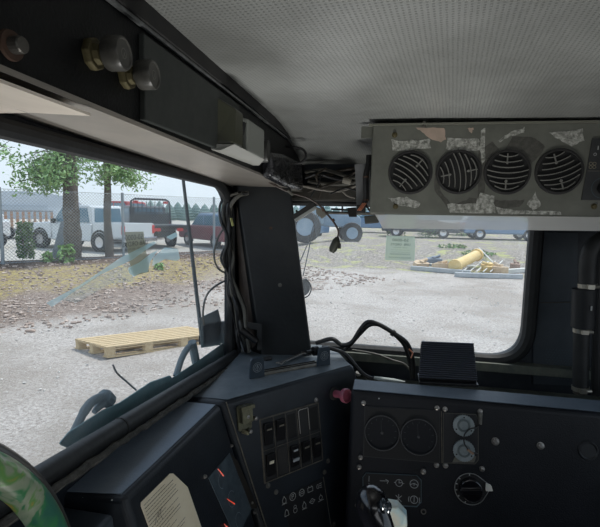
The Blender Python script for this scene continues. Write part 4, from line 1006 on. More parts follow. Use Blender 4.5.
# ================================================================== STICKERS ON THE GLASS
def stickers():
    P2 = (V((0, YW-.002, 0)), V((0, -1, 0)))
    q = [at(u, v, P=P2) for u, v in ((386.3, 235.5), (415.2, 236.5), (414.6, 261), (385, 260))]
    t = thing('sticker', 'pale green service sticker with reversed text on the front window', 'sticker', q[3])
    mb = MB(); mb.face(q); obj('paper', mb, film('green_paper', (.50, .62, .52), .82), t)
    ink = mat('sticker_ink', (.10, .17, .14), .7)
    def line(s, u, v, sz, name='print', sx=1.0): text(name, s, on(u, v, P2) @ Matrix.Translation((0, 0, .0008)), sz, ink, t, mirror=True, sx=sx)
    line('50-0000', 400.5, 240.2, .0115, sx=1.15); line('UAB  ORDYS', 400.5, 244.6, .0092, sx=1.0); line('no oo   no oo oo', 400.5, 247.4, .005); line('-----------------', 400.3, 249.8, .006, sx=1.5)
    line('-----------------', 400.3, 252, .006, sx=1.5); line('OOOOOOOOO', 399.8, 254.3, .006, sx=1.2); line('OOOOOOOOOO', 399.8, 257.7, .006, sx=1.2)
    q = [at(u, v, P=P2) for u, v in ((387.5, 214), (415.5, 215), (415.4, 228.5), (387, 227.8))]
    t = thing('sticker', 'darker green sticker half behind the milky strip, above the pale green one', 'sticker', q[3])
    mb = MB(); mb.face(q); obj('paper', mb, film('green_paper_dark', (.30, .42, .33), .85), t)
    line('SAB OR', 401, 226, .006, sx=1.6)
    # khaki sticker on windshield
    P1 = (V((XW+.0012, 0, 0)), V((1, 0, 0)))
    q = [at(u, v, P=P1) for u, v in ((124.5, 232), (143.5, 231.5), (149, 272), (133.5, 276), (130.5, 268))]
    t = thing('sticker', 'khaki sticker with reversed text on the windshield', 'sticker', q[4])
    mb = MB(); mb.face(q); obj('paper', mb, film('khaki_paper', (.30, .31, .23), .82), t)
    M = on(134, 237.5, P1)
    text('print', '50-0000', on(134, 237.5, P1) @ Matrix.Translation((0, 0, .0006)), .012, mat('khaki_ink', (.06, .07, .06), .7), t, mirror=True, sx=1.3)
    text('print', 'UAB ORDYS', on(135.5, 243.7, P1) @ Matrix.Translation((0, 0, .0006)), .0105, mat('khaki_ink', (.06, .07, .06), .7), t, mirror=True, sx=1.3)
    text('print', 'no oo   oo no', on(136, 248.2, P1) @ Matrix.Translation((0, 0, .0006)), .006, mat('khaki_ink', (.06, .07, .06), .7), t, mirror=True, sx=1.3)
    # windshield reflections drawn as tinted see-through polygons on the glass
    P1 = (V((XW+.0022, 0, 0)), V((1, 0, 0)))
    def reflection_poly(us, label, col=(.55, .80, .86), d=.5, k=0):
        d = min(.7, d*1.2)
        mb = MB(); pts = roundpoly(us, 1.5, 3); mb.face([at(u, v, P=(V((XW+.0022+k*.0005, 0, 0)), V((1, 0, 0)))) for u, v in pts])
        tag(obj('reflection_shape', mb, film('blue_reflection_%d' % k, col, d)), label, 'plastic film', 'painted reflections on the windshield')  # painted reflections, not plastic film
    reflection_poly(((46, 303), (80, 285), (120, 258), (154, 241), (157, 243), (150, 247), (132, 260), (100, 275), (72, 293), (52, 307)), 'long pale blue painted reflection rising across the windshield', d=.5, k=0)
    reflection_poly(((128, 268), (140, 262), (150, 254), (158, 250), (150, 262), (148, 272), (140, 273), (134, 277), (129, 273)), 'pale blue painted reflection covering the lower khaki sticker', d=.62, k=1)
    reflection_poly(((153, 258), (165, 247), (178, 249), (180, 259), (176, 261), (165, 259), (152, 266)), 'wide pale blue painted reflection right of the khaki sticker', d=.5, k=2)
    reflection_poly(((166, 237), (176, 232), (178, 236), (171, 240)), 'tiny pale blue painted reflection above the wide one', d=.6, k=3)
    reflection_poly(((60, 300), (95, 278), (130, 262), (134, 282), (110, 284), (78, 302)), 'faint whitish painted reflection beneath the long blue one', col=(.62, .76, .74), d=.24, k=4)
stickers()

# ================================================================== WIPERS, MIRROR BRACKET, ANTENNA (outside the windshield)
def outside_glass():
    o = lambda u, v, X=-.415: at(u, v, X=X)
    teal = mat('dusty_teal', (.10, .23, .26), .55, n=40, col2=(.16, .27, .30)); tealg = mat('dusty_grey', (.13, .18, .21), .7, n=30, col2=(.14, .17, .18))
    t = thing('windshield_wiper', 'dusty teal wiper lying along the near half of the windshield sill outside', 'wiper', o(64, 440))
    mb = MB(); mb.hexa([o(u, v, -.425) for u, v in ((58, 444), (68, 432), (102, 410), (120, 402), (150, 382), (170, 375), (176, 384), (155, 399), (115, 422), (76, 452))], [o(u, v, -.405) for u, v in ((58, 444), (68, 432), (102, 410), (120, 402), (150, 382), (170, 375), (176, 384), (155, 399), (115, 422), (76, 452))]); obj('blade', mb, teal, t, bevel=.003)
    mb = MB(); mb.tube(smoothp([o(74, 432), o(84, 412), o(93, 401), o(104, 397), (o(109, 401))], 6), [.006]*6+[.007]*12+[.012]*7, 10); mb.tube([o(104, 401), o(94, 412)], [.008, .004], 8); obj('arm', mb, tealg, t, smooth=True)
    t = thing('windshield_wiper', 'dusty teal wiper at the far corner of the windshield sill outside', 'wiper', o(175, 376))
    q = ((170, 379), (182, 371), (196, 362), (230, 338), (236, 336), (238, 350), (218, 365), (194, 382), (176, 392)); mb = MB(); mb.hexa([o(u, v, -.425) for u, v in q], [o(u, v, -.405) for u, v in q]); obj('blade', mb, teal, t, bevel=.002)
    mb = MB(); mb.tube(smoothp([o(176, 376), o(182, 358), o(188, 348), o(194, 344)]), .007, 8); mb.tube([o(192, 342), o(196, 362)], .010, 8); obj('arm', mb, tealg, t, smooth=True)
    mb = MB(); mb.tube(smoothp([o(113, 365), o(117, 373), o(127, 382), o(136, 390)]), .0016, 6)
    tag(obj('washer_tube', mb, mat('washer_grey', (.16, .16, .17), .6), smooth=True), 'thin curved washer tube sticking up outside between the two wipers', 'tube')
    # mirror bracket block
    t = thing('mirror_bracket', 'grey blue bracket block outside the far corner of the windshield', 'bracket', o(215, 345))
    gm = mat('bracket_grey', (.26, .31, .33), .6, n=20, col2=(.36, .39, .40))
    for us in (((199, 318), (218, 309), (221, 320), (221, 345), (201, 348)), ((203, 323), (233, 320), (233, 342), (203, 346))):
        mb = MB(); mb.hexa([o(u, v, -.45) for u, v in us], [o(u, v, -.43) for u, v in us]); obj('plate', mb, gm, t, bevel=.002)
    a, b2 = o(183, 178, -.44), o(202, 340, -.44)
    t = thing('antenna', 'slim grey aerial rod leaning outside the windshield before the far corner', 'antenna', b2)
    mb = MB(); mb.tube([a, b2], [.0035, .0052], 10); obj('rod', mb, mat('rod_grey', (.09, .11, .12), .5), t, smooth=True)
    mb = MB(); mb.tube([b2+V((0, 0, .012)), b2-V((0, 0, .01))], .008, 10); obj('base', mb, blackm, t)
outside_glass()

# ================================================================== STEERING WHEEL
def wheel():
    nz = V((.985, 0, .174)).normalized(); maj = V((0, 1, 0)); mn = nz.cross(maj)
    M = fr(V((-.237, .126, -.279)), maj, mn, nz); R = .160
    t = thing('steering_wheel', 'steering wheel with green and yellow camouflage rim at lower left', 'steering wheel', M)
    m = mat('camo_rim', (.05, .22, .08), .3, coat=.4, n=14, col2=(.30, .38, .20))
    N = m.node_tree.nodes; L = m.node_tree.links; b = N['Principled BSDF']; tc = N.new('ShaderNodeTexCoord')
    vo = N.new('ShaderNodeTexNoise'); vo.inputs['Scale'].default_value = 30; vo.inputs['Detail'].default_value = 3; vo.inputs['Distortion'].default_value = 1.2
    L.new(tc.outputs['Object'], vo.inputs[0]); r = N.new('ShaderNodeValToRGB'); e = r.color_ramp.elements
    r.color_ramp.interpolation = 'EASE'
    e[0].position = .30; e[0].color = (.05, .20, .14, 1); e[1].position = .66; e[1].color = (.62, .36, .06, 1)
    for p, cc in ((.40, (.06, .28, .11, 1)), (.46, (.34, .42, .28, 1)), (.52, (.40, .46, .32, 1)), (.58, (.18, .40, .12, 1))):
        q = e.new(p); q.color = cc
    L.new(vo.outputs['Fac'], r.inputs[0]); L.new(r.outputs[0], b.inputs['Base Color'])
    mb = MB(M); mb.torus((0, 0, 0), R-.002, .0118, seg=96, sub=20); obj('rim', mb, m, t, smooth=True)
    mb = MB(M); mb.torus((0, 0, -.003), R+.0042, .0108, seg=96, sub=20); obj('outer_grip', mb, mat('grip_brown', (.035, .028, .022), .4, coat=.3), t, smooth=True)
    for k in range(3):
        a = rad(60+120*k); mb = MB(M); mb.tube([(.03*cos(a), .03*sin(a), -.03), (R*.6*cos(a), R*.6*sin(a), -.02), (R*cos(a), R*sin(a), 0)], [.014, .010, .010], 10); obj('spoke', mb, black, t, smooth=True)
    mb = MB(M); mb.lathe([(0, -.015), (.035, -.018), (.042, -.03), (.035, -.06), (.02, -.10)], 28); obj('hub', mb, black, t, smooth=True)
wheel()

# ================================================================== OUTSIDE
p1, p2, p3 = at(3, 264, Z=-1.4), at(120, 257, Z=-1.4), at(214, 253, Z=-1.4)
fd = V(((p3-p1).x, (p3-p1).y)).normalized(); fn = V((-fd.y, fd.x))
def ss(a, b, x): t = max(0, min(1, (x-a)/(b-a))); return t*t*(3-2*t)
def sdist(x, y): return (x-p1.x)*fn.x+(y-p1.y)*fn.y
def gh(x, y):
    s = sdist(x, y)
    h1 = .35*ss(-4.2, -.3, s)*(1-ss(.8, 2.5, s))*(1-ss(-4, -1, x))
    h2 = .42*ss(15.5, 20, y)*ss(-6, -2, x)
    return -1.75+max(h1, h2)

def ground():
    m = mat('gravel_lot', (.40, .375, .345), .95)
    nt = m.node_tree; N = nt.nodes; L = nt.links; b = N['Principled BSDF']; b.inputs['Specular IOR Level'].default_value = .1
    tc = N.new('ShaderNodeTexCoord'); ge = N.new('ShaderNodeNewGeometry'); pos = ge.outputs['Position']
    def noise(sc, det=5, rough=.6, st=None):
        n = N.new('ShaderNodeTexNoise'); n.inputs['Scale'].default_value = sc; n.inputs['Detail'].default_value = det; n.inputs['Roughness'].default_value = rough
        if st:
            mp = N.new('ShaderNodeMapping'); mp.inputs['Scale'].default_value = st; L.new(pos, mp.inputs[0]); L.new(mp.outputs[0], n.inputs[0])
        else: L.new(pos, n.inputs[0])
        return n.outputs['Fac']
    def ramp(src, stops):
        r = N.new('ShaderNodeValToRGB'); e = r.color_ramp.elements; e[0].position, e[0].color = stops[0][0], (*stops[0][1], 1); e[1].position, e[1].color = stops[-1][0], (*stops[-1][1], 1)
        for p, c in stops[1:-1]: q = e.new(p); q.color = (*c, 1)
        L.new(src, r.inputs[0]); return r.outputs[0]
    def mix(f, a, c):
        x = N.new('ShaderNodeMix'); x.data_type = 'RGBA'; L.new(f, x.inputs[0]); L.new(a, x.inputs[6]); L.new(c, x.inputs[7]); return x.outputs[2]
    def math_(op, a, bb, clamp=False):
        x = N.new('ShaderNodeMath'); x.operation = op; x.use_clamp = clamp
        for i, q in enumerate((a, bb)):
            if isinstance(q, (int, float)): x.inputs[i].default_value = q
            else: L.new(q, x.inputs[i])
        return x.outputs[0]
    def mr(src, a, bb, c=0., d=1.):
        x = N.new('ShaderNodeMapRange'); x.interpolation_type = 'SMOOTHSTEP'; x.inputs[1].default_value = a; x.inputs[2].default_value = bb; x.inputs[3].default_value = c; x.inputs[4].default_value = d; L.new(src, x.inputs[0]); return x.outputs[0]
    sep = N.new('ShaderNodeSeparateXYZ'); L.new(pos, sep.inputs[0])
    # fence-side signed distance
    s = math_('ADD', math_('MULTIPLY', math_('SUBTRACT', sep.outputs[0], p1.x), fn.x), math_('MULTIPLY', math_('SUBTRACT', sep.outputs[1], p1.y), fn.y))
    nz = math_('MULTIPLY', math_('SUBTRACT', noise(.8), .5), 3.)
    s2 = math_('ADD', s, nz)
    grav = mix(mr(noise(.6, 6), .42, .62), ramp(noise(28, 4, .8), ((.3, (.25, .22, .195)), (.48, (.50, .455, .415)), (.68, (.74, .70, .66)))), ramp(noise(40, 3, .8), ((.3, (.30, .265, .235)), (.55, (.44, .395, .35)), (.72, (.58, .54, .49)))))
    chips = ramp(noise(16, 5, .9), ((.33, (.11, .085, .068)), (.45, (.22, .17, .14)), (.55, (.33, .265, .225)), (.66, (.58, .51, .45))))
    moss = mix(mr(noise(12, 5), .35, .65), ramp(noise(9, 5, .8), ((.3, (.26, .20, .09)), (.55, (.46, .38, .15)), (.75, (.50, .46, .20)))), chips)
    mulch = ramp(noise(18, 5, .8), ((.35, (.07, .05, .042)), (.6, (.19, .14, .11)), (.75, (.34, .28, .23))))
    farg = ramp(noise(6, 5, .8), ((.3, (.40, .38, .34)), (.7, (.62, .60, .55))))
    isleft = mr(sep.outputs[0], -3.2, -5.0, 0, 1)
    c1 = mix(mr(s2, -6.2, -4.8), grav, chips)
    c2 = mix(mr(s2, -3.6, -2.8), c1, moss)
    c3 = mix(mr(math_('ADD', s, math_('MULTIPLY', nz, .25)), -1.15, -.7), c2, mulch)
    c4 = mix(mr(s, 1.0, 1.8), c3, farg)
    left = mix(isleft, grav, c4)
    # right window bank
    gr = mix(mr(noise(1.2, 5), .52, .66), ramp(noise(14, 5, .8), ((.36, (.13, .12, .11)), (.5, (.30, .265, .23)), (.62, (.56, .52, .46)))), ramp(noise(8, 5), ((.3, (.28, .34, .12)), (.6, (.52, .50, .24)))))
    bank = math_('MULTIPLY', mr(math_('ADD', sep.outputs[1], nz), 13.6, 15.0), mr(sep.outputs[0], -6.5, -4.5))
    c5 = mix(bank, left, gr)
    L.new(c5, b.inputs['Base Color'])
    bp = N.new('ShaderNodeBump'); bp.inputs['Strength'].default_value = .8; bp.inputs['Distance'].default_value = .05
    L.new(noise(22, 6, .8), bp.inputs['Height']); L.new(bp.outputs[0], b.inputs['Normal'])
    mb = MB(); nx, ny = 120, 110; g = []
    def ax(k, n, lo, hi, c, p=2.0):
        t = 2*k/n-1; return c+(abs(t)**p)*(hi-c if t > 0 else c-lo)*(1 if t > 0 else -1)
    for j in range(ny+1):
        y = ax(j, ny, -25, 160, 11, 2.2); row = []
        for i in range(nx+1):
            x = ax(i, nx, -150, 90, -4, 2.2); row.append(mb._v((x, y, gh(x, y)+(.02*sin(x*3.1+y*1.7)*sin(y*2.3-x) if 3 < y < 30 and -20 < x < 10 else 0))))
        g.append(row)
    for j in range(ny):
        for i in range(nx): mb.bm.faces.new((g[j][i], g[j][i+1], g[j+1][i+1], g[j+1][i]))
    struct('ground', mb, m, smooth=True)
    # loose stones and wood chips
    for nm, cnt, m2, lab, gen in (('loose_gravel', 2600, mat('stone', (.46, .43, .40), .9, n=2, col2=(.72, .69, .65)), 'loose pale stones scattered over the gravel lot', 0), ('wood_chips', 2600, mat('chip', (.25, .185, .15), .9, n=5, col2=(.60, .50, .43)), 'wood chips and stones strewn before the fence', 1)):
        rnd = random.Random(20+gen); mb = MB(); k = 0
        while k < cnt:
            if gen: tt = rnd.uniform(-2, 8); sd = rnd.uniform(-6, -.3); x = p1.x+fd.x*tt-fn.x*-sd; y = p1.y+fd.y*tt-fn.y*-sd
            else: x = rnd.uniform(-7, 4.5); y = rnd.uniform(3, 16)
            if not gen and -4.1 < x < -2.2 and 4.5 < y < 6.6: continue
            r = rnd.uniform(.007, .020) if not gen else rnd.uniform(.015, .05); z = gh(x, y); a = rnd.uniform(0, 6.28)
            M = Matrix.Translation((x, y, z+r*.2)) @ Matrix.Rotation(a, 4, 'Z') @ Matrix.Rotation(rnd.uniform(-.5, .5), 4, 'X')
            mb.box((0, 0, 0), (0, 0, 0)) if False else None
            s_ = rnd.uniform(.3, .6); q = [M @ V((sx*r*rnd.uniform(.7, 1.1), sy*r*s_, sz*r*.35)) for sz in (-1, 1) for sx, sy in ((-1, -1), (1, -1), (1, 1), (-1, 1))]
            mb.hexa(q[:4], q[4:]); k += 1
        tag(obj(nm, mb, m2), lab, 'stones', kind='stuff')
ground()

# ---- pallet
def pallet():
    B, E_ = at(107, 358, Z=-1.75), at(187, 347, Z=-1.75); A = at(75, 339, Z=-1.62); A.z = -1.75
    x = (E_-B); x.z = 0; x.normalize(); yv = A-B; Wd = yv.length; y = yv.normalized(); Lx = 1.42
    M = fr(B, x, y, V((0, 0, 1)))
    t = thing('wooden_pallet', 'pale slatted wooden pallet lying flat on the gravel', 'pallet', Matrix.Translation(B))
    for k in range(3):
        yy = (.03, Wd/2, Wd-.03)[k]
        mb = MB(M); mb.box((Lx/2, yy, .009), (Lx, .09, .018)); mb.box((Lx/2, yy, .098), (Lx, .05, .014))
        for j in range(4): mb.box((.05+(Lx-.1)*j/3, yy, .055), (.09, .06, .075))
        obj('stringer', mb, wood, t)
    for k in range(4):
        mb = MB(M); mb.box((.05+(Lx-.1)*k/3, Wd/2, .109), (.09, Wd, .012)); obj('cross_board', mb, wood, t)
    n = 7
    for k in range(n):
        mb = MB(M); yy = .035+(Wd-.07)*k/(n-1); mb.box((Lx/2, yy, .124), (Lx, .070, .018)); obj('deck_board', mb, wood, t)
pallet()

# ---- chain link fence
def fence():
    Hf = 1.85; base = V((p1.x, p1.y, -1.42)); L0, L1 = -7.0, 8.3
    P = lambda s, z: V((p1.x+fd.x*s, p1.y+fd.y*s, gh(p1.x+fd.x*s, p1.y+fd.y*s)+z))
    t = thing('chain_link_fence', 'galvanised chain link fence between the mulch strip and the parked vehicles', 'fence', P(0, 0))
    ps = [0, (p2-p1).length, (p3-p1).length]; ps = [-3.2]+ps+[-6.2, 8.2]
    for s in ps:
        mb = MB(); mb.tube([P(s, -.1), P(s, Hf+.03)], .04, 10); obj('post', mb, mat('post_galv', (.30, .34, .36), .5, metal=.3), t, smooth=True)
    mb = MB(); w = .0045; pitch = .085; Lr = L1-L0; k = -Hf
    def seg(a, b2):
        d = (b2-a).normalized(); pz = V((-fn.x, -fn.y, 0)).cross(d)*w*.8; nn = V((fn.x, fn.y, 0))*w*.6
        vs = [mb._v(q) for q in (a-pz, a+pz-nn, b2+pz-nn, b2-pz)]; mb.bm.faces.new(vs)
    zz = 0
    while k < Lr:
        for dr in (1, -1):
            s0_, s1_ = L0+k, L0+k+Hf
            a, b2 = (s0_, 0 if dr > 0 else Hf), (s1_, Hf if dr > 0 else 0)
            if a[0] >= L0 and b2[0] <= L1:
                pa, pb = P(a[0], 0), P(b2[0], 0); zr = -1.41
                seg(V((pa.x, pa.y, zr+a[1])), V((pb.x, pb.y, zr+b2[1])))
        k += pitch
    obj('wire_mesh', mb, galv, t)
    mb = MB(); rr0 = []
    s = L0
    while s < L1: a = P(s, 0); rr0.append(V((a.x, a.y, -1.41+Hf))); s += 1
    mb.tube(rr0, .006, 5); mb.tube([p-V((0, 0, Hf-.03)) for p in rr0], .006, 5); obj('tension_wire', mb, galv, t)
fence()

# ---- trees
def tree(name, base, h, r0, label, spec, seed, lean=0.):
    rnd = random.Random(seed); t = thing(name, label, 'tree', base)
    pts = [base+V((lean*k/10+rnd.uniform(-.02, .02), 0, h*k/10-.1)) for k in range(11)]
    mb = MB(); mb.tube(smoothp(pts, 4), [r0*(1.25 if i == 0 else 1-.5*i/41)*rnd.uniform(.93, 1.07) for i in range(41)], 12); obj('trunk', mb, bark, t, smooth=True)
    mb = MB(); tw = MB()
    for (z0, z1, n, ln, ang0, ang1, droop) in spec:
        for k in range(n):
            z = rnd.uniform(z0, z1); a = rad(rnd.uniform(ang0, ang1)); l = ln*rnd.uniform(.5, 1.1); c = base+V((lean*z/h, 0, z))
            tip = []
            for q in range(7):
                s = q/6; tip.append(c+V((cos(a)*l*s, sin(a)*l*s, .25*s-droop*s*s)))
            tw.tube(tip, [.018-.002*q for q in range(7)], 4)
            for q in range(1, 75):
                s = q/60*rnd.uniform(.85, 1.1); s = min(1, s+.12); i = min(5, int(s*6)); p = tip[i].lerp(tip[i+1], s*6-i)
                p = p+V((rnd.gauss(0, .10), rnd.gauss(0, .10), rnd.uniform(-.32, .06)))
                d = V((rnd.gauss(0, 1), rnd.gauss(0, 1), rnd.gauss(-.5, .6))).normalized()*rnd.uniform(.05, .11); e = d.cross(V((rnd.random()-.5, rnd.random()-.5, rnd.random()))).normalized()*rnd.uniform(.02, .035)
                mb.face([p-d*.5, p+e, p+d, p-e])
    obj('branch', tw, bark, t); obj('foliage', mb, leaf, t)
tree('tree', at(73, 260, Z=-1.42), 5.2, .24, 'thick rough-barked tree behind the fence, left of two trunks', [(2.15, 2.9, 26, 1.25, 165, 300, .45), (2.5, 3.2, 14, 1.0, 0, 360, .5), (3.0, 4.6, 16, 1.5, 0, 360, .8)], 1)
tree('tree', at(109, 257, Z=-1.42), 5.0, .125, 'slimmer tree behind the fence, right of two trunks', [(2.35, 2.9, 12, .8, 0, 360, .35), (2.5, 2.9, 6, 1.4, -10, 60, .4), (3.0, 4.6, 14, 1.5, -60, 250, .5)], 2)
b0 = at(-40, 262, Z=-1.42)
tree('tree', b0, 5.0, .14, 'tree at the left edge with leafy twigs reaching into view', [(2.6, 3.0, 3, 1.45, 0, 50, .4)], 3)

def bush(name, base, h, r, n, label, m, seed, cat='shrub', group=None):
    rnd = random.Random(seed); t = thing(name, label, cat, base, group); mb = MB(); st = MB()
    for k in range(5):
        st.tube([base, base+V((rnd.uniform(-r, r)*.5, rnd.uniform(-r, r)*.5, h*.8))], [.02, .01], 5)
    for k in range(n):
        a = rnd.uniform(0, 6.28); z = rnd.random(); rad_ = r*math.sqrt(rnd.random())*(1-.4*abs(z-.4)); p = base+V((cos(a)*rad_, sin(a)*rad_, z*h))
        d = V((rnd.gauss(0, 1), rnd.gauss(0, 1), rnd.gauss(0, 1))).normalized()*rnd.uniform(.04, .10)*max(1, r); e = d.cross(V((rnd.random()-.5, rnd.random()-.5, rnd.random()))).normalized()*.03*max(1, r)
        mb.face([p-d, p+e, p+d, p-e])
    obj('stem', st, bark, t); obj('foliage', mb, m, t)
bush('ivy_shrub', at(26, 258, Z=-1.42), 1.0, .24, 700, 'ivy covered stump at the fence behind the leftmost post', leafd, 4)
bush('shrub', at(66, 262, Z=-1.40), .45, .25, 160, 'small bright green weed at the foot of the thick tree', leaf, 5)
bush('shrub', at(47, 262, Z=-1.40), .25, .15, 80, 'tiny weed left of the thick tree foot', leaf, 15)
bush('weed', at(160, 272, Z=-1.62), .22, .14, 90, 'small green weed in front of the fence below the painted reflections', leaf, 6, 'weed')
for i, (u, v, lb) in enumerate(((452, 252, 'low green weed patch on the bank above the yellow pipe'), (478, 256, 'low green weed patch on the bank right of the yellow pipe'), (462, 236, 'bright green shrub at the top of the bank below the third vent'), (396, 236, 'dark green shrub at the bank top just above the green sticker'), (428, 238, 'low grey green shrub right of the green sticker'))):
    P_ = at(u, v, Z=-1.5 if i < 2 else -1.33); P_.z = gh(P_.x, P_.y)
    bush('shrub' if i > 1 else 'weed', P_, .75 if i > 1 else .15, .7, 350 if i > 1 else 130, lb, leafd, 30+i, 'shrub' if i > 1 else 'weed')

# leaning tarp by the thick tree
q = [at(u, v, Z=-1.42) for u, v in ((50, 258), (66, 259))]
mb = MB(); a, b2 = q; mb.hexa([a, b2, b2+V((0, .15, 0)), a+V((0, .15, 0))], [a+V((.22, .2, 1.05)), b2+V((.18, .2, 1.15)), b2+V((.2, .3, 1.15)), a+V((.22, .3, 1.05))])
tag(obj('tarp', mb, tarp, bevel=.03), 'grey tarp bundle leaning against the thick tree trunk', 'tarp')

# ---- vehicles
def wheel_mb(t, M, r, w, sub='wheel', rm=None):
    mb = MB(M); mb.lathe([(r*.55, -w/2), (r*.95, -w/2), (r, -w*.35), (r, w*.35), (r*.95, w/2), (r*.55, w/2)], 24); o = obj(sub, mb, tyre, t, smooth=True)
    mb = MB(M); mb.lathe([(0, -w*.4), (r*.56, -w*.46), (r*.56, w*.46), (0, w*.4)], 16); obj('rim', mb, rm or chrome, o)
    return o

def pickup(name, pos, head, paint, label, Lg=5.5, W=1.9, H=1.85, flatbed=False, cat='pickup truck'):
    x = V((head[0], head[1], 0)).normalized(); y = V((0, 0, 1)).cross(x); M = fr(pos, x, y, V((0, 0, 1)))
    t = thing(name, label, cat, M)
    R = Matrix.Rotation(rad(90), 4, 'X')      # prism in x-z plane
    Mx = M @ R
    F_ = Lg/2
    def side(name_, poly, w, m, bev=.03, par=t): mb = MB(Mx); mb.prism(poly, -w/2, w/2); return obj(name_, mb, m, par, bevel=bev, seg=3)
    wheelR = .40
    cab_back = -.35
    side('hood', [(F_, .45), (F_, .95), (F_-.08, 1.08), (1.15, 1.18), (1.0, 1.18), (1.0, .45)], W, paint, .06)
    cabp = [(1.25, .40), (1.25, 1.15), (.55, H-.04), (.40, H), (-.95, H), (-1.1, H-.06), (-1.15, 1.15), (-1.15, .40)]
    side('cab', cabp, W-.12, paint, .06)
    side('doors', [(1.2, .42), (1.2, 1.13), (-1.15, 1.13), (-1.15, .42)], W, paint, .04)
    for sy in (-1, 1):
        mb = MB(M); yy = sy*(W/2-.055)
        for poly in ([(1.02, 1.18), (.50, H-.12), (-.05, H-.12), (-.05, 1.18)], [(-.15, 1.18), (-.15, H-.12), (-.92, H-.12), (-1.02, 1.18)]):
            q = [V((px, yy, pz)) for px, pz in poly]; mb.hexa(q, [p+V((0, sy*.015, 0)) for p in q])
        obj('side_window', mb, carglass, t)
        mb = MB(M); mb.box((.85, sy*(W/2+.12), 1.22), (.12, .18, .2)); obj('mirror', mb, black, t, bevel=.02)
        mb = MB(M); mb.box((F_-.02, sy*(W/2-.2), .85), (.08, .35, .2)); obj('headlight', mb, mat('headlight', (.7, .72, .74), .2), t, bevel=.02)
    mb = MB(M); mb.hexa([(-1.13, -W/2+.2, 1.2), (-1.13, W/2-.2, 1.2), (-1.09, W/2-.25, H-.12), (-1.09, -W/2+.25, H-.12)], [(-1.16, -W/2+.2, 1.2), (-1.16, W/2-.2, 1.2), (-1.12, W/2-.25, H-.12), (-1.12, -W/2+.25, H-.12)]); obj('rear_window', mb, carglass, t)
    mb = MB(M); mb.hexa([(1.24, -W/2+.15, 1.2), (1.24, W/2-.15, 1.2), (.62, W/2-.2, H-.06), (.62, -W/2+.2, H-.06)], [(1.29, -W/2+.15, 1.2), (1.29, W/2-.15, 1.2), (.67, W/2-.2, H-.06), (.67, -W/2+.2, H-.06)]); obj('windscreen', mb, carglass, t)
    mb = MB(M); mb.box((F_+.05, 0, .55), (.14, W, .22)); obj('front_bumper', mb, chrome if not flatbed else black, t, bevel=.03)
    if not flatbed:
        mb = MB(M); z0, z1 = .55, 1.18
        for sy in (-1, 1): mb.box(((-1.2-F_)/2, sy*(W/2-.05), (z0+z1)/2), (F_-1.2, .1, z1-z0))
        mb.box(((-1.2-F_)/2, 0, z0+.05), (F_-1.2, W, .1)); mb.box((-1.24, 0, (z0+z1)/2), (.08, W, z1-z0)); obj('bed', mb, paint, t, bevel=.02)
        mb = MB(M); mb.box((-F_, 0, (z0+z1)/2+.02), (.08, W-.3, z1-z0)); obj('tailgate', mb, paint, t, bevel=.02)
        for sy in (-1, 1): mb = MB(M); mb.box((-F_-.01, sy*(W/2-.08), .93), (.08, .16, .36)); obj('tail_light', mb, redl, t, bevel=.02)
        mb = MB(M); mb.box((-F_-.1, 0, .52), (.18, W, .2)); obj('rear_bumper', mb, chrome, t, bevel=.03)
    else:
        mb = MB(M); mb.box(((-1.3-F_-.4)/2, 0, 1.02), (F_+.4-1.3, W+.3, .14)); obj('flatbed_deck', mb, mat('deck_black', (.04, .05, .06), .6), t, bevel=.02)
        mb = MB(M); rk = mat('rack_black', (.03, .035, .045), .5); xw = W/2+.08; top = H+.32
        mb.tube([(-1.33, -xw, 1.05), (-1.33, -xw+.08, top-.1), (-1.33, -xw+.25, top), (-1.33, xw-.25, top), (-1.33, xw-.08, top-.1), (-1.33, xw, 1.05)], .05, 8)
        mb.box((-1.33, 0, 1.62), (.04, W, .06)); mb.box((-1.33, 0, 1.32), (.04, W, .5))
        for k in range(9): mb.box((-1.33, -W/2+.1+k*(W-.2)/8, 1.8), (.03, .03, .7))
        obj('headache_rack', mb, rk, t)
        for sy in (-1, 1): mb = MB(M); mb.box((-1.37, sy*(xw-.28), top-.14), (.05, .22, .12)); obj('rack_light', mb, redl, t)
        mb = MB(M); mb.box((-F_-.42, 0, .95), (.04, W+.2, .16)); obj('tail_board', mb, black, t)
        for sy in (-1, 1): mb = MB(M); mb.box((-F_-.45, sy*.55, .88), (.04, .3, .14)); obj('tail_light', mb, redl, t)
        mb = MB(M); mb.box((-1.9, 0, .7), (2.2, .9, .3)); obj('chassis', mb, black, t)
    for wx in (F_-.95, -F_+1.15):
        for sy in (-1, 1): wheel_mb(t, M @ Matrix.Translation((wx, sy*(W/2-.08), wheelR)) @ R, wheelR, .26)
        mb = MB(M); mb.box((wx, 0, .7), (.95, W-.5, .5)); obj('wheel_arch', mb, black, t)
    for wx in (F_-.95, -F_+1.15):
        for sy in (-1, 1):
            mb = MB(M @ Matrix.Translation((wx, sy*(W/2+.005), wheelR+.02)) @ R); mb.lathe([(.40, 0), (.49, 0), (.49, .01), (.40, .01)], 24); obj('arch_lip', mb, black, t)
    return t

pk = pickup('pickup_truck', V((-12.75, 17.75, -1.75)), (-.98, .2), wpaint, 'silver white pickup truck parked behind the fence and the two trees', H=1.9)
pickup('flatbed_truck', V((-12.2, 21.0, -1.75)), (-.80, .60), kpaint, 'black flatbed pickup with headache rack, right of the slimmer tree', H=1.95, flatbed=True)
pickup('pickup_truck', V((-16.1, 25.7, -1.75)), (-.95, .1), rpaint, 'red pickup truck partly hidden behind the black flatbed', H=2.25, Lg=5.6)

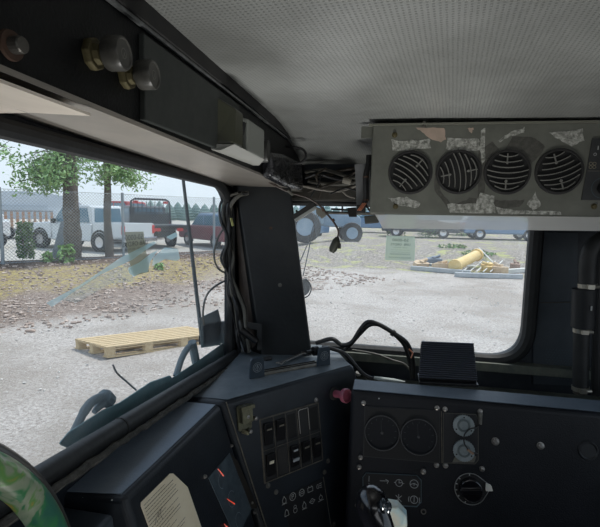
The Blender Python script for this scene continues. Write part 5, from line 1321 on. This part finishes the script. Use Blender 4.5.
def car(name, pos, head, paint, label, Lg=4.6, W=1.85, H=1.65, top=None):
    x = V((head[0], head[1], 0)).normalized(); y = V((0, 0, 1)).cross(x); M = fr(pos, x, y, V((0, 0, 1))); t = thing(name, label, 'car', M)
    Mx = M @ Matrix.Rotation(rad(90), 4, 'X'); F_ = Lg/2
    mb = MB(Mx); mb.prism([(-F_, .35), (F_, .35), (F_+.03, .7), (F_-.15, .92), (1.0, 1.05), (-F_+.05, 1.08), (-F_-.03, .8)], -W/2, W/2); obj('body', mb, paint, t, bevel=.08, seg=3)
    mb = MB(Mx); mb.prism([(1.15, 1.02), (.35, H-.05), (.1, H), (-1.7, H-.02), (-1.95, H-.1), (-2.15, 1.05)], -W/2+.1, W/2-.1); obj('cabin', mb, top or paint, t, bevel=.08, seg=3)
    for sy in (-1, 1):
        mb = MB(M); yy = sy*(W/2-.1)
        for poly in ([(.95, 1.08), (.35, H-.13), (-.2, H-.11), (-.2, 1.08)], [(-.28, 1.08), (-.28, H-.11), (-1.1, H-.11), (-1.15, 1.08)], [(-1.22, 1.08), (-1.2, H-.12), (-1.75, H-.14), (-1.95, 1.08)]):
            q = [V((a, yy, b_)) for a, b_ in poly]; mb.hexa(q, [p+V((0, sy*.012, 0)) for p in q])
        obj('side_window', mb, carglass, t)
        mb = MB(M); mb.box((-F_, sy*(W/2-.15), .88), (.08, .22, .18)); obj('tail_light', mb, redl, t)
        for k in (0,):
            mb = MB(M); mb.tube([(.4, sy*(W/2-.25), H+.04), (-1.6, sy*(W/2-.25), H+.05)], .02, 6); obj('roof_rail', mb, mat('rail_silver', (.5, .5, .5), .4), t)
    mb = MB(M); mb.hexa([(-2.13, -W/2+.25, 1.12), (-2.13, W/2-.25, 1.12), (-1.97, W/2-.3, H-.15), (-1.97, -W/2+.3, H-.15)], [(-2.17, -W/2+.25, 1.12), (-2.17, W/2-.25, 1.12), (-2.01, W/2-.3, H-.15), (-2.01, -W/2+.3, H-.15)]); obj('rear_window', mb, carglass, t)
    for wx in (1.35, -1.4):
        for sy in (-1, 1): wheel_mb(t, M @ Matrix.Translation((wx, sy*(W/2-.1), .34)) @ Matrix.Rotation(rad(90), 4, 'X'), .34, .22)
    return t
car('car', V((-8.4, 21.7, -1.75)), (-.75, .6), mat('dull_red_paint', (.20, .05, .06), .4), 'red and blue car parked behind the aerial rod near the window corner', top=bpaint)
# behind right window
def tractor():
    b0 = at(318, 240, Z=-1.33); x = V((.97, .2, 0)).normalized(); M = fr(V((b0.x, b0.y, gh(b0.x, b0.y))), x, V((0, 0, 1)).cross(x), V((0, 0, 1)))
    bl2 = mat('tractor_blue', (.20, .30, .40), .5, n=2, col2=(.30, .38, .46)); t = thing('tractor', 'pale blue tractor with large wheels beyond the front window', 'tractor', M)
    mb = MB(M @ Matrix.Rotation(rad(90), 4, 'X')); mb.prism([(.1, .8), (2.1, .75), (2.1, 1.25), (1.9, 1.4), (.1, 1.5)], -.35, .35); obj('bonnet', mb, bl2, t, bevel=.06)
    mb = MB(M @ Matrix.Rotation(rad(90), 4, 'X')); mb.prism([(-.9, .9), (.2, .9), (.3, 1.5), (.1, 2.3), (-.9, 2.3), (-1.0, 1.5)], -.6, .6); obj('cab', mb, mat('tractor_cab', (.22, .32, .40), .3), t, bevel=.05)
    for wx, r, w in ((-.7, .78, .45), (1.6, .52, .3)):
        for sy in (-1, 1): wheel_mb(t, M @ Matrix.Translation((wx, sy*.8, r)) @ Matrix.Rotation(rad(90), 4, 'X'), r, w, rm=bl2)  # window haze put into the bluish rim colour
    mb = MB(M); mb.tube([(1.2, .1, 1.4), (1.2, .1, 2.2)], .05, 8); obj('exhaust', mb, black, t)
tractor()
for (u, v, hd, pt, lb) in ((296, 236, (-.9, .3), bpaint, 'blue grey car beyond the front window, beside the pillar'), (420, 236, (1, -.1), kpaint, 'dark car parked at the bank top right of the green sticker'), (452, 235, (1, .1), wpaint, 'white car parked at the bank top below the second vent'), (372, 236, (-1, .1), bpaint, 'blue car parked at the bank top left of the green sticker'), (500, 236, (1, .05), bpaint, 'dark blue car at the bank top near the window right edge')):
    p = at(u, v, Z=-1.33); p = p*({296: 33, 420: 29, 452: 34.5, 372: 34.5, 500: 29}[u]/p.y); p.z = gh(p.x, p.y); car('car', p, hd, pt, lb, H=1.6)

# ---- scrap pile on the right
def scrap():
    G = lambda u, v: (lambda p: V((p.x, p.y, gh(p.x, p.y))))(at(u, v, Z=-1.75))
    a, b2 = G(412, 271), G(524, 281)
    curb = mat('grey_timber', (.33, .36, .38), .8, n=6, col2=(.48, .50, .50))
    for i, (u0, v0, u1, v1, lb) in enumerate(((411, 270, 470, 275, 'grey square timber along the front of the scrap pile, left one'), (455, 277, 522, 279, 'grey square timber along the front of the scrap pile, right one'), (500, 274, 527, 272, 'pale timber at the right end of the scrap pile'), (430, 270, 475, 272, 'weathered white plank lying on the scrap pile'))):
        p, q = G(u0, v0), G(u1, v1); d = (q-p).normalized(); mb = MB(fr(p, d, V((0, 0, 1)).cross(d).normalized(), V((0, 0, 1)))); mb.box(((q-p).length/2, 0, .07 if i < 3 else .2), ((q-p).length, .16, .13 if i < 3 else .03))
        tag(obj('timber', mb, curb if i < 2 else mat('pale_timber', (.62, .62, .58), .8), bevel=.01), lb, 'timber')
    yel = mat('yellow_pipe', (.72, .50, .18), .5, n=4, col2=(.80, .62, .30))
    p, q = G(455, 273)+V((0, 0, .22)), G(476, 268)+V((0, 0, .42)); mb = MB()
    mb.tube([p, q], .17, 16); t = thing('yellow_pipe', 'short thick yellow pipe with flanges lying on the scrap pile', 'pipe', p); obj('barrel', mb, yel, t, smooth=True)
    d = (q-p).normalized()
    for e in (p, q): mb = MB(); mb.tube([e-d*.05, e+d*.05], .215, 16); obj('flange', mb, yel, t)
    rnd = random.Random(8); tanm = mat('tan_scrap', (.55, .38, .22), .7, n=8, col2=(.66, .52, .36)); dk = mat('blue_scrap', (.16, .20, .26), .6)
    for i, (u, v, m, lb) in enumerate(((420, 269, tanm, 'tan machine housing at the left end of the scrap pile'), (433, 266, dk, 'dark blue scrap casting left of the yellow pipe'), (440, 271, tanm, 'tan bent sheet beside the yellow pipe flange'), (490, 272, yel, 'yellow curved cover right of the pipe on the scrap pile'), (500, 274, tanm, 'tan folded panel near the right end of the scrap pile'), (516, 271, mat('brown_scrap', (.30, .20, .15), .8), 'brown earth clod at the far right of the scrap pile'))):
        p = G(u, v)+V((0, 0, .1)); M = Matrix.Translation(p) @ Matrix.Rotation(rnd.uniform(0, 3), 4, 'Z') @ Matrix.Rotation(rnd.uniform(-.4, .4), 4, 'X'); t = thing('scrap_part', lb, 'scrap metal', p)
        mb = MB(M); mb.prism(roundpoly([(-.3, -.1), (.3, -.12), (.22, .14), (0, .2), (-.24, .12)], .05, 3), -.12, .14); obj('shell', mb, m, t, bevel=.02)
        mb = MB(M); mb.tube([(-.2, 0, .1), (.25, .05, .22)], .05, 8); mb.lathe([(0, .2), (.08, .2), (.09, .1)], 12); obj('boss', mb, m, t)
    for k in range(5):
        p, q = G(462+k*7, 275), G(474+k*7, 267)+V((0, 0, .12)); mb = MB(); mb.tube([p+V((0, 0, .1)), q], .018, 6)
        tag(obj('metal_rod', mb, mat('white_rod', (.68, .68, .64), .6), smooth=True), 'slim pale rod lying slanted across the scrap pile timbers', 'rod', 'pale rods on the scrap pile')
    p, q = G(478, 262), G(494, 268); mb = MB(); mb.tube([p+V((0, 0, .25)), q+V((0, 0, .1))], .02, 6); tag(obj('long_stick', mb, mat('white_rod', (.68,)*3, .6), smooth=True), 'long pale stick leaning behind the scrap pile on the bank', 'stick')
scrap()

# ---- distant things at left: hangars, orange container, tree line
def hangar(u, Y, W, Hh, D, label):
    d = ray(u, 209); p = d*(Y/d.y); p.z = -1.75; x = V((d.y, -d.x, 0)).normalized(); M = fr(p, x, V((0, 0, 1)).cross(x), V((0, 0, 1)))
    t = thing('hangar', label, 'building', M); n = 20
    prof = [(-W/2, 0)]+[(-W/2*cos(math.pi*k/n), Hh*.45+Hh*.55*sin(math.pi*k/n)) for k in range(n+1)]+[(W/2, 0)]
    mb = MB(M @ Matrix.Rotation(rad(90), 4, 'X')); mb.prism(prof, -D, 0); obj('shell', mb, mat('hangar_grey', (.50, .56, .62), .7, n=.3, col2=(.56, .61, .66)), t, smooth=True)
    mb = MB(M @ Matrix.Rotation(rad(90), 4, 'X')); mb.prism([(-W*.2, 0), (W*.2, 0), (W*.2, Hh*.5), (-W*.2, Hh*.5)], 0, .1); obj('gate', mb, mat('gate_grey', (.42, .48, .54), .6), t)
hangar(22, 60, 17, 4.2, 12, 'pale grey arched hangar far behind the fence at left')
p = at(21, 246, Z=-1.75)*1.22; p.z = -1.75; x = V((.85, .5, 0)).normalized(); M = fr(p, x, V((0, 0, 1)).cross(x), V((0, 0, 1)))
t = thing('stake_trailer', 'trailer with rusty orange vertical stake sides behind the fence at left', 'trailer', M @ Matrix.Translation((-1.6, 0, 0)))
om = mat('orange_rust', (.50, .24, .12), .8, n=1.5, col2=(.42, .38, .34))
for k in range(12): mb = MB(M); mb.box((-1.5+k*.28, 0, 1.05), (.13, .05, 1.1)); obj('stake', mb, om, t)
mb = MB(M); mb.box((0, 0, 1.55), (3.3, .06, .08)); mb.box((0, .8, .5), (3.3, 1.8, .14)); obj('frame', mb, mat('trailer_grey', (.30, .30, .30), .7), t)
for wx in (-.6, .6): wheel_mb(t, M @ Matrix.Translation((wx, -.05, .35)) @ Matrix.Rotation(rad(90), 4, 'X'), .35, .2)
p = at(2, 247, Z=-1.75); mb = MB(fr(p, x, V((0, 0, 1)).cross(x), V((0, 0, 1)))); mb.box((-.6, 0, .85), (1.6, 1.5, .7)); mb.box((-.6, 0, 1.3), (1.2, 1.3, .3))
t = thing('utility_vehicle', 'white utility vehicle cut by the left edge behind the fence', 'vehicle', p); obj('body', mb, wpaint, t, bevel=.1)
for wx in (-1.1, .0): wheel_mb(t, fr(p, x, V((0, 0, 1)).cross(x), V((0, 0, 1))) @ Matrix.Translation((wx, -.75, .38)) @ Matrix.Rotation(rad(90), 4, 'X'), .38, .2)

def treeline():
    rnd = random.Random(33); tm = mat('far_evergreen', (.16, .25, .24), .9, n=.6, col2=(.23, .33, .30))  # distance haze put into the crown colour
    k = 0
    proto = None
    for (u0, u1, n, Y) in ((150, 240, 10, 75), (275, 560, 28, 70)):
        for i in range(n):
            u = u0+(u1-u0)*(i+rnd.random()*.15)/n; d = ray(u, 209); p = d*((Y+(i%2)*4.5)/d.y); p.z = -1.75; h = rnd.uniform(3.0, 3.9)*Y/75
            M = Matrix.Translation(p) @ Matrix.Rotation(rnd.uniform(0, 6), 4, 'Z') @ Matrix.Diagonal((1, 1, h, 1))
            if proto is None:
                proto = thing('evergreen_tree', 'dark evergreen in the distant tree line on the horizon', 'tree', Matrix.Translation(p), 'distant evergreens along the horizon')
                mb = MB(Matrix.Translation(p)); prof = []
                for q in range(7): prof += [(1.35*(1-(q/7.2)**2)+.1, .02+q*.135), (1.15*(1-(q/7.2)**2), .06+q*.135)]
                mb.lathe([(0, .1)]+prof+[(0, 1.0)], 12); obj('crown', mb, tm, proto)
                mb = MB(Matrix.Translation(p)); mb.tube([(0, 0, 0), (0, 0, .14)], .2, 8); obj('trunk', mb, bark, proto)
                proto.matrix_world = M
            else: dup(proto, M)
treeline()

# ================================================================== LIGHT
w = bpy.data.worlds.new('world'); bpy.context.scene.world = w; w.use_nodes = True
N = w.node_tree.nodes; L = w.node_tree.links; bg = N['Background']
tc = N.new('ShaderNodeTexCoord'); sp = N.new('ShaderNodeSeparateXYZ'); L.new(tc.outputs['Generated'], sp.inputs[0])
r = N.new('ShaderNodeValToRGB'); e = r.color_ramp.elements
e[0].position = 0; e[0].color = (.62, .72, .80, 1); e[1].position = .8; e[1].color = (.34, .52, .80, 1)
q = e.new(.10); q.color = (.66, .76, .86, 1); q = e.new(.3); q.color = (.52, .66, .84, 1)
no = N.new('ShaderNodeTexNoise'); no.inputs['Scale'].default_value = 2.2; no.inputs['Detail'].default_value = 6; L.new(tc.outputs['Generated'], no.inputs[0])
cl = N.new('ShaderNodeMix'); cl.data_type = 'RGBA'; mr = N.new('ShaderNodeMapRange'); mr.inputs[1].default_value = .42; mr.inputs[2].default_value = .68; mr.inputs[4].default_value = .8
L.new(sp.outputs[2], r.inputs[0]); L.new(no.outputs['Fac'], mr.inputs[0]); L.new(mr.outputs[0], cl.inputs[0]); L.new(r.outputs[0], cl.inputs[6]); cl.inputs[7].default_value = (.80, .85, .90, 1)
L.new(cl.outputs[2], bg.inputs[0]); bg.inputs[1].default_value = 1.25

def light(kind, name, loc, aim, energy, col=(1, 1, 1), size=1., size_y=None, angle=None, spread=None):
    l = bpy.data.lights.new(name, kind); l.energy = energy; l.color = col
    if kind == 'AREA': l.shape = 'RECTANGLE'; l.size = size; l.size_y = size_y or size
    if angle: l.angle = angle
    if spread: l.spread = rad(spread)
    o = bpy.data.objects.new(name, l); C.objects.link(o); o.location = loc
    o.rotation_euler = (V(aim)-V(loc)).to_track_quat('-Z', 'Y').to_euler(); return o
light('SUN', 'sun', (6, 9, 20), (0, 0, 0), 3.4, (1, .96, .9), angle=rad(4))
light('AREA', 'rear_fill_light', (.30, -.40, .14), (.0, 1, -.42), .9, (.92, .96, 1), 0.7, .25)  # added fill lamp behind the camera; the back wall has no window

light('AREA', 'ceiling_fill_light', (.0, .36, -.98), (-.05, .70, .18), 1.8, (1, 1, .97), .35, .35, spread=62)  # added lamp near the floor, brightens the ceiling from below

# ================================================================== CAMERA
cam = bpy.data.cameras.new('camera'); co = bpy.data.objects.new('camera', cam); C.objects.link(co)
cam.sensor_width = 36; cam.lens = 36*F/600; cam.clip_start = .02; cam.clip_end = 500
rt = (ray(301, 263.5)-ray(300, 263.5)).normalized(); up = (ray(300, 262.5)-ray(300, 263.5)).normalized(); fw = ray(300, 263.5).normalized()
co.matrix_world = fr(V((0, 0, 0)), rt, up, -fw)
sc = bpy.context.scene; sc.camera = co
sc.view_settings.view_transform = 'Standard'; sc.view_settings.look = 'None'; sc.view_settings.exposure = 0
sc.cycles.use_denoising = True
sc.cycles.max_bounces = 8; sc.cycles.transparent_max_bounces = 16; sc.cycles.sample_clamp_indirect = 6
